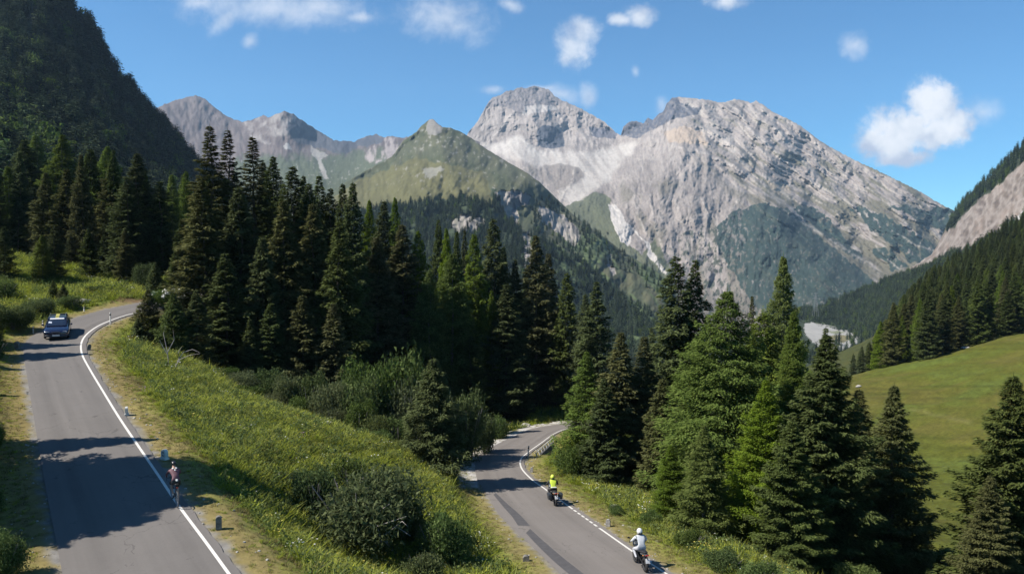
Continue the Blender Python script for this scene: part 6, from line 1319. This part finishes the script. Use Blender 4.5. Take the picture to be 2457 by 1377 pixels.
slab("kerb_stone", Vector(lo_pt(1275, 1131)), .22, .36, .14, R_(-15), conc, "small pale stone post near the bridge on the lower road", 'stone post', base=False, ty=R_(6))
slab("kerb_stone", Vector(lo_pt(1459, 1260)), .24, .38, .14, R_(-20), conc, "pale stone post between the two motorcycles", 'stone post', base=False)
slab("kerb_stone", hit(43, 838), .30, .62, .25, 0, dark_st, "dark stump-like post at the shaded left verge", 'stone post', base=False, ty=R_(-8))
slab("kerb_stone", hit(262*1+1000, 1345), .3, .3, .25, 0, dark_st, "dark weathered stub in the grass left of the lower road", 'stone post', base=False)
def post(P0, h, label, lean=0):
    root = empty("delineator_post", (P0.x, P0.y, P0.z-.05), R_(-35), 0, lean); tag(root, label, 'marker post')
    MB().loft([(-.035, 0, h*.37, .055, h*.37), (.035, 0, h*.37, .05, h*.37)], 12, 5).build("post", whitep2, root, False)
    MB().loft([(-.037, 0, h*.80, .056, h*.075), (.037, 0, h*.80, .052, h*.075)], 12, 5).build("black_band", blackp, root, False)
    MB().loft([(-.035, 0, h*.94, .055, h*.075), (.035, 0, h*.94, .05, h*.07)], 12, 5).build("cap", whitep2, root, False)
post(Vector(up_pt(265, 776)), 1.0, "white marker post with black band on the inner edge of the upper bend"); post(Vector(lo_pt(1267, 1095)), .95, "white marker post with black band at the near end of the bridge railing", R_(4))
post(hit(80, 800), .60, "short marker post on the outer verge left of the car"); post(hit(103, 783), .55, "short marker post just behind the car"); post(hit(202, 747), .45, "tiny marker post farthest along the outer verge"); post(hit(1153, 1062), .5, "small marker post in the pale gravel of the lower bend")
# bridge railing
pA, pB = Vector(lo_pt(1276, 1094)), Vector(lo_pt(1322, 1053)); rail = empty("bridge_railing", pA); tag(rail, "pale slatted railing of the small bridge with dark gap below", 'railing')
dv = pB-pA; nrm = Vector((dv.y, -dv.x, 0)).normalized()
for k in range(9):
    t = k/8; p = dv*t+nrm*.35
    MB().tube([(p.x+nrm.x*.32, p.y+nrm.y*.32, p.z-.75), (p.x, p.y, p.z+.32)], .055, 6).build("post", whitep2, rail, False)
for z_, o_ in ((.30, 0), (-.15, .14)):
    MB().tube([tuple(nrm*(.35+o_)+Vector((0, 0, z_))), tuple(dv+nrm*(.35+o_)+Vector((0, 0, z_)))], .03, 6).build("rail", whitep2, rail, False)
wl = MB()
for (a, b) in ((pA+nrm*.30, pB+nrm*.30),):
    for t in (0, 1): pass
    V = [tuple(a-pA+Vector((0, 0, -.06))), tuple(b-pA+Vector((0, 0, -.06))), tuple(b-pA+nrm*.9+Vector((0, 0, -2.2))), tuple(a-pA+nrm*.9+Vector((0, 0, -2.2)))]
    wl.poly(V); wl.poly([tuple(Vector(v)+nrm*.25) for v in V][::-1]); wl.poly([V[0], V[3], tuple(Vector(V[3])+nrm*.25), tuple(Vector(V[0])+nrm*.25)]); wl.poly([V[1], V[2], tuple(Vector(V[2])+nrm*.25), tuple(Vector(V[1])+nrm*.25)][::-1]); wl.poly([V[0], V[1], tuple(Vector(V[1])+nrm*.25), tuple(Vector(V[0])+nrm*.25)])
wl.build("abutment", mat("dark_wall_stone", (.06, .06, .058), .9, noise=(3, .5, 1.5), bump=.4), rail, False)

# rocks
def rock(px, py, s_, label, m_=pale, k=0, flat=1.0):
    P0 = hit(px, py); me = stone_mesh(20+k+int(px) % 7); me.materials.append(m_); me.name = "rock"
    o = link("rock", me, None, None, (P0.x, P0.y, P0.z+s_*.15), (0, 0, k)); o.scale = (s_*1.3, s_, s_*.8*flat); tag(o, label, 'rock'); return o
rock(1475, 1217, .26, "flat pale rock in the grass beside the lower road", k=1); rock(1489, 1222, .2, "darker stone right against the flat pale rock", dark_st, 2); rock(2317, 836, .9, "lone white boulder on the upper edge of the meadow", k=3, flat=.7)
rock(206, 724, .45, "white rock on the bank above the outer verge, right one", k=4); rock(186, 737, .4, "pale rock lower left on the bank", k=5); rock(218, 700, .4, "grey rock at the top of the bank", k=6); rock(160, 736, .3, "small pale rock by the saplings", k=7)
rock(1262, 1022, .5, "pale boulder beside the gravel behind the lower bend", k=8); rock(322, 1003, .07, "small white stone on the shoulder below the leaning milestone", k=9); rock(2060, 928, .6, "half buried boulder at the left end of the meadow", k=10)
# dead branches
deadm = mat("dead_wood", (.40, .37, .33), .9, noise=(5, .7, 1.1))
def branches(name, paths, dd, label, r0=.03):
    P0 = hit(*paths[0][0]); root = empty(name, P0); tag(root, label, 'dead branches')
    for i, pth in enumerate(paths):
        d = P0.y+dd+.25*math.sin(i*2.1); pts = [tuple(Vector(PT(px, py, d+.12*math.sin(px*.1)))-P0) for px, py in pth]
        n = len(pts); V, F = tube(pts, [r0*(1-.75*j/(n-1)) for j in range(n)], 5); link("branch", mesh_np("branch", V, F, True), deadm, root)
branches("dead_branches", [[(915, 1300), (905, 1262), (893, 1240), (899, 1205)], [(893, 1240), (915, 1222), (935, 1208)], [(905, 1262), (940, 1250), (975, 1238)], [(920, 1285), (950, 1262), (975, 1278), (985, 1285)], [(905, 1290), (890, 1275), (880, 1258)], [(930, 1300), (915, 1292), (935, 1310)], [(950, 1262), (965, 1250), (978, 1262)], [(895, 1240), (880, 1215), (872, 1195)]], -2.2, "bleached dead branches sticking out of the large willow shrub", .035)
branches("dead_branches", [[(405, 880), (402, 845), (392, 800), (398, 780)], [(402, 845), (418, 815), (415, 790)], [(420, 880), (432, 862), (455, 852), (480, 848)], [(425, 868), (440, 845), (462, 838), (478, 845)], [(412, 880), (430, 878), (455, 888)], [(402, 850), (390, 830), (383, 815)], [(430, 862), (428, 845), (436, 832)]], -.6, "grey dead branches arching out below the dark spruces", .035)
branches("dead_branches", [[(1715, 1275), (1735, 1245), (1760, 1225), (1775, 1205)], [(1735, 1245), (1728, 1222), (1735, 1200)], [(1560, 1268), (1590, 1256), (1620, 1258)], [(1760, 1225), (1785, 1230), (1805, 1222)]], 1.5, "bare fallen branches under the low spreading larch", .04)
# lattice pylon far down the valley
pb = Vector(PT(1957, 748, 1450)); py_ = empty("power_pylon", pb); tag(py_, "faint grey lattice power pylon far down the valley", 'pylon'); lat = MB(); Hh = 34
def hw(z): return 3.6*(1-z/Hh)+.5
for sx in (-1, 1):
    for sy in (-1, 1): lat.tube([(sx*hw(0), sy*hw(0), -8), (sx*hw(Hh), sy*hw(Hh), Hh)], .24, 4)
for k in range(8):
    z0_, z1_ = Hh*k/8, Hh*(k+1)/8
    for sy in (-1, 1): lat.tube([(-hw(z0_), sy*hw(z0_), z0_), (hw(z1_), sy*hw(z1_), z1_)], .10, 3).tube([(hw(z0_), sy*hw(z0_), z0_), (-hw(z1_), sy*hw(z1_), z1_)], .16, 3)
lat.build("lattice", mat("galvanised", (.26, .29, .30), .6), py_, False)
am = MB()
for z_, w_ in ((Hh*.72, 7), (Hh*.86, 5.5), (Hh*.98, 4)): am.tube([(-w_, 0, z_), (0, 0, z_+1.6), (w_, 0, z_)], .2, 4).tube([(-w_, 0, z_), (w_, 0, z_)], .2, 4)
am.build("crossarm", mat("galvanised", (.5, .52, .53), .6), py_, False)

# ------------------------------------------------------------------ air
hz = bmesh.new(); bmesh.ops.create_cube(hz, size=1, matrix=Matrix.Translation((800, 3600, 450)) @ Matrix.Diagonal((9000, 7600, 2100, 1))); hme = bpy.data.meshes.new("haze"); hz.to_mesh(hme); hz.free()
hm_ = bpy.data.materials.new("haze_air"); hm_.use_nodes = True; t = NT(hm_.node_tree); t.n.clear()
pv_ = t.new('ShaderNodeVolumePrincipled'); pv_.inputs['Color'].default_value = (.50, .74, 1.0, 1); pv_.inputs['Density'].default_value = HAZE; pv_.inputs['Anisotropy'].default_value = .1
ho = t.new('ShaderNodeOutputMaterial'); t.l.new(pv_.outputs[0], ho.inputs['Volume'])
haze = link("haze", hme, hm_); tag(haze, "thin blue air over the whole valley", kind='stuff')
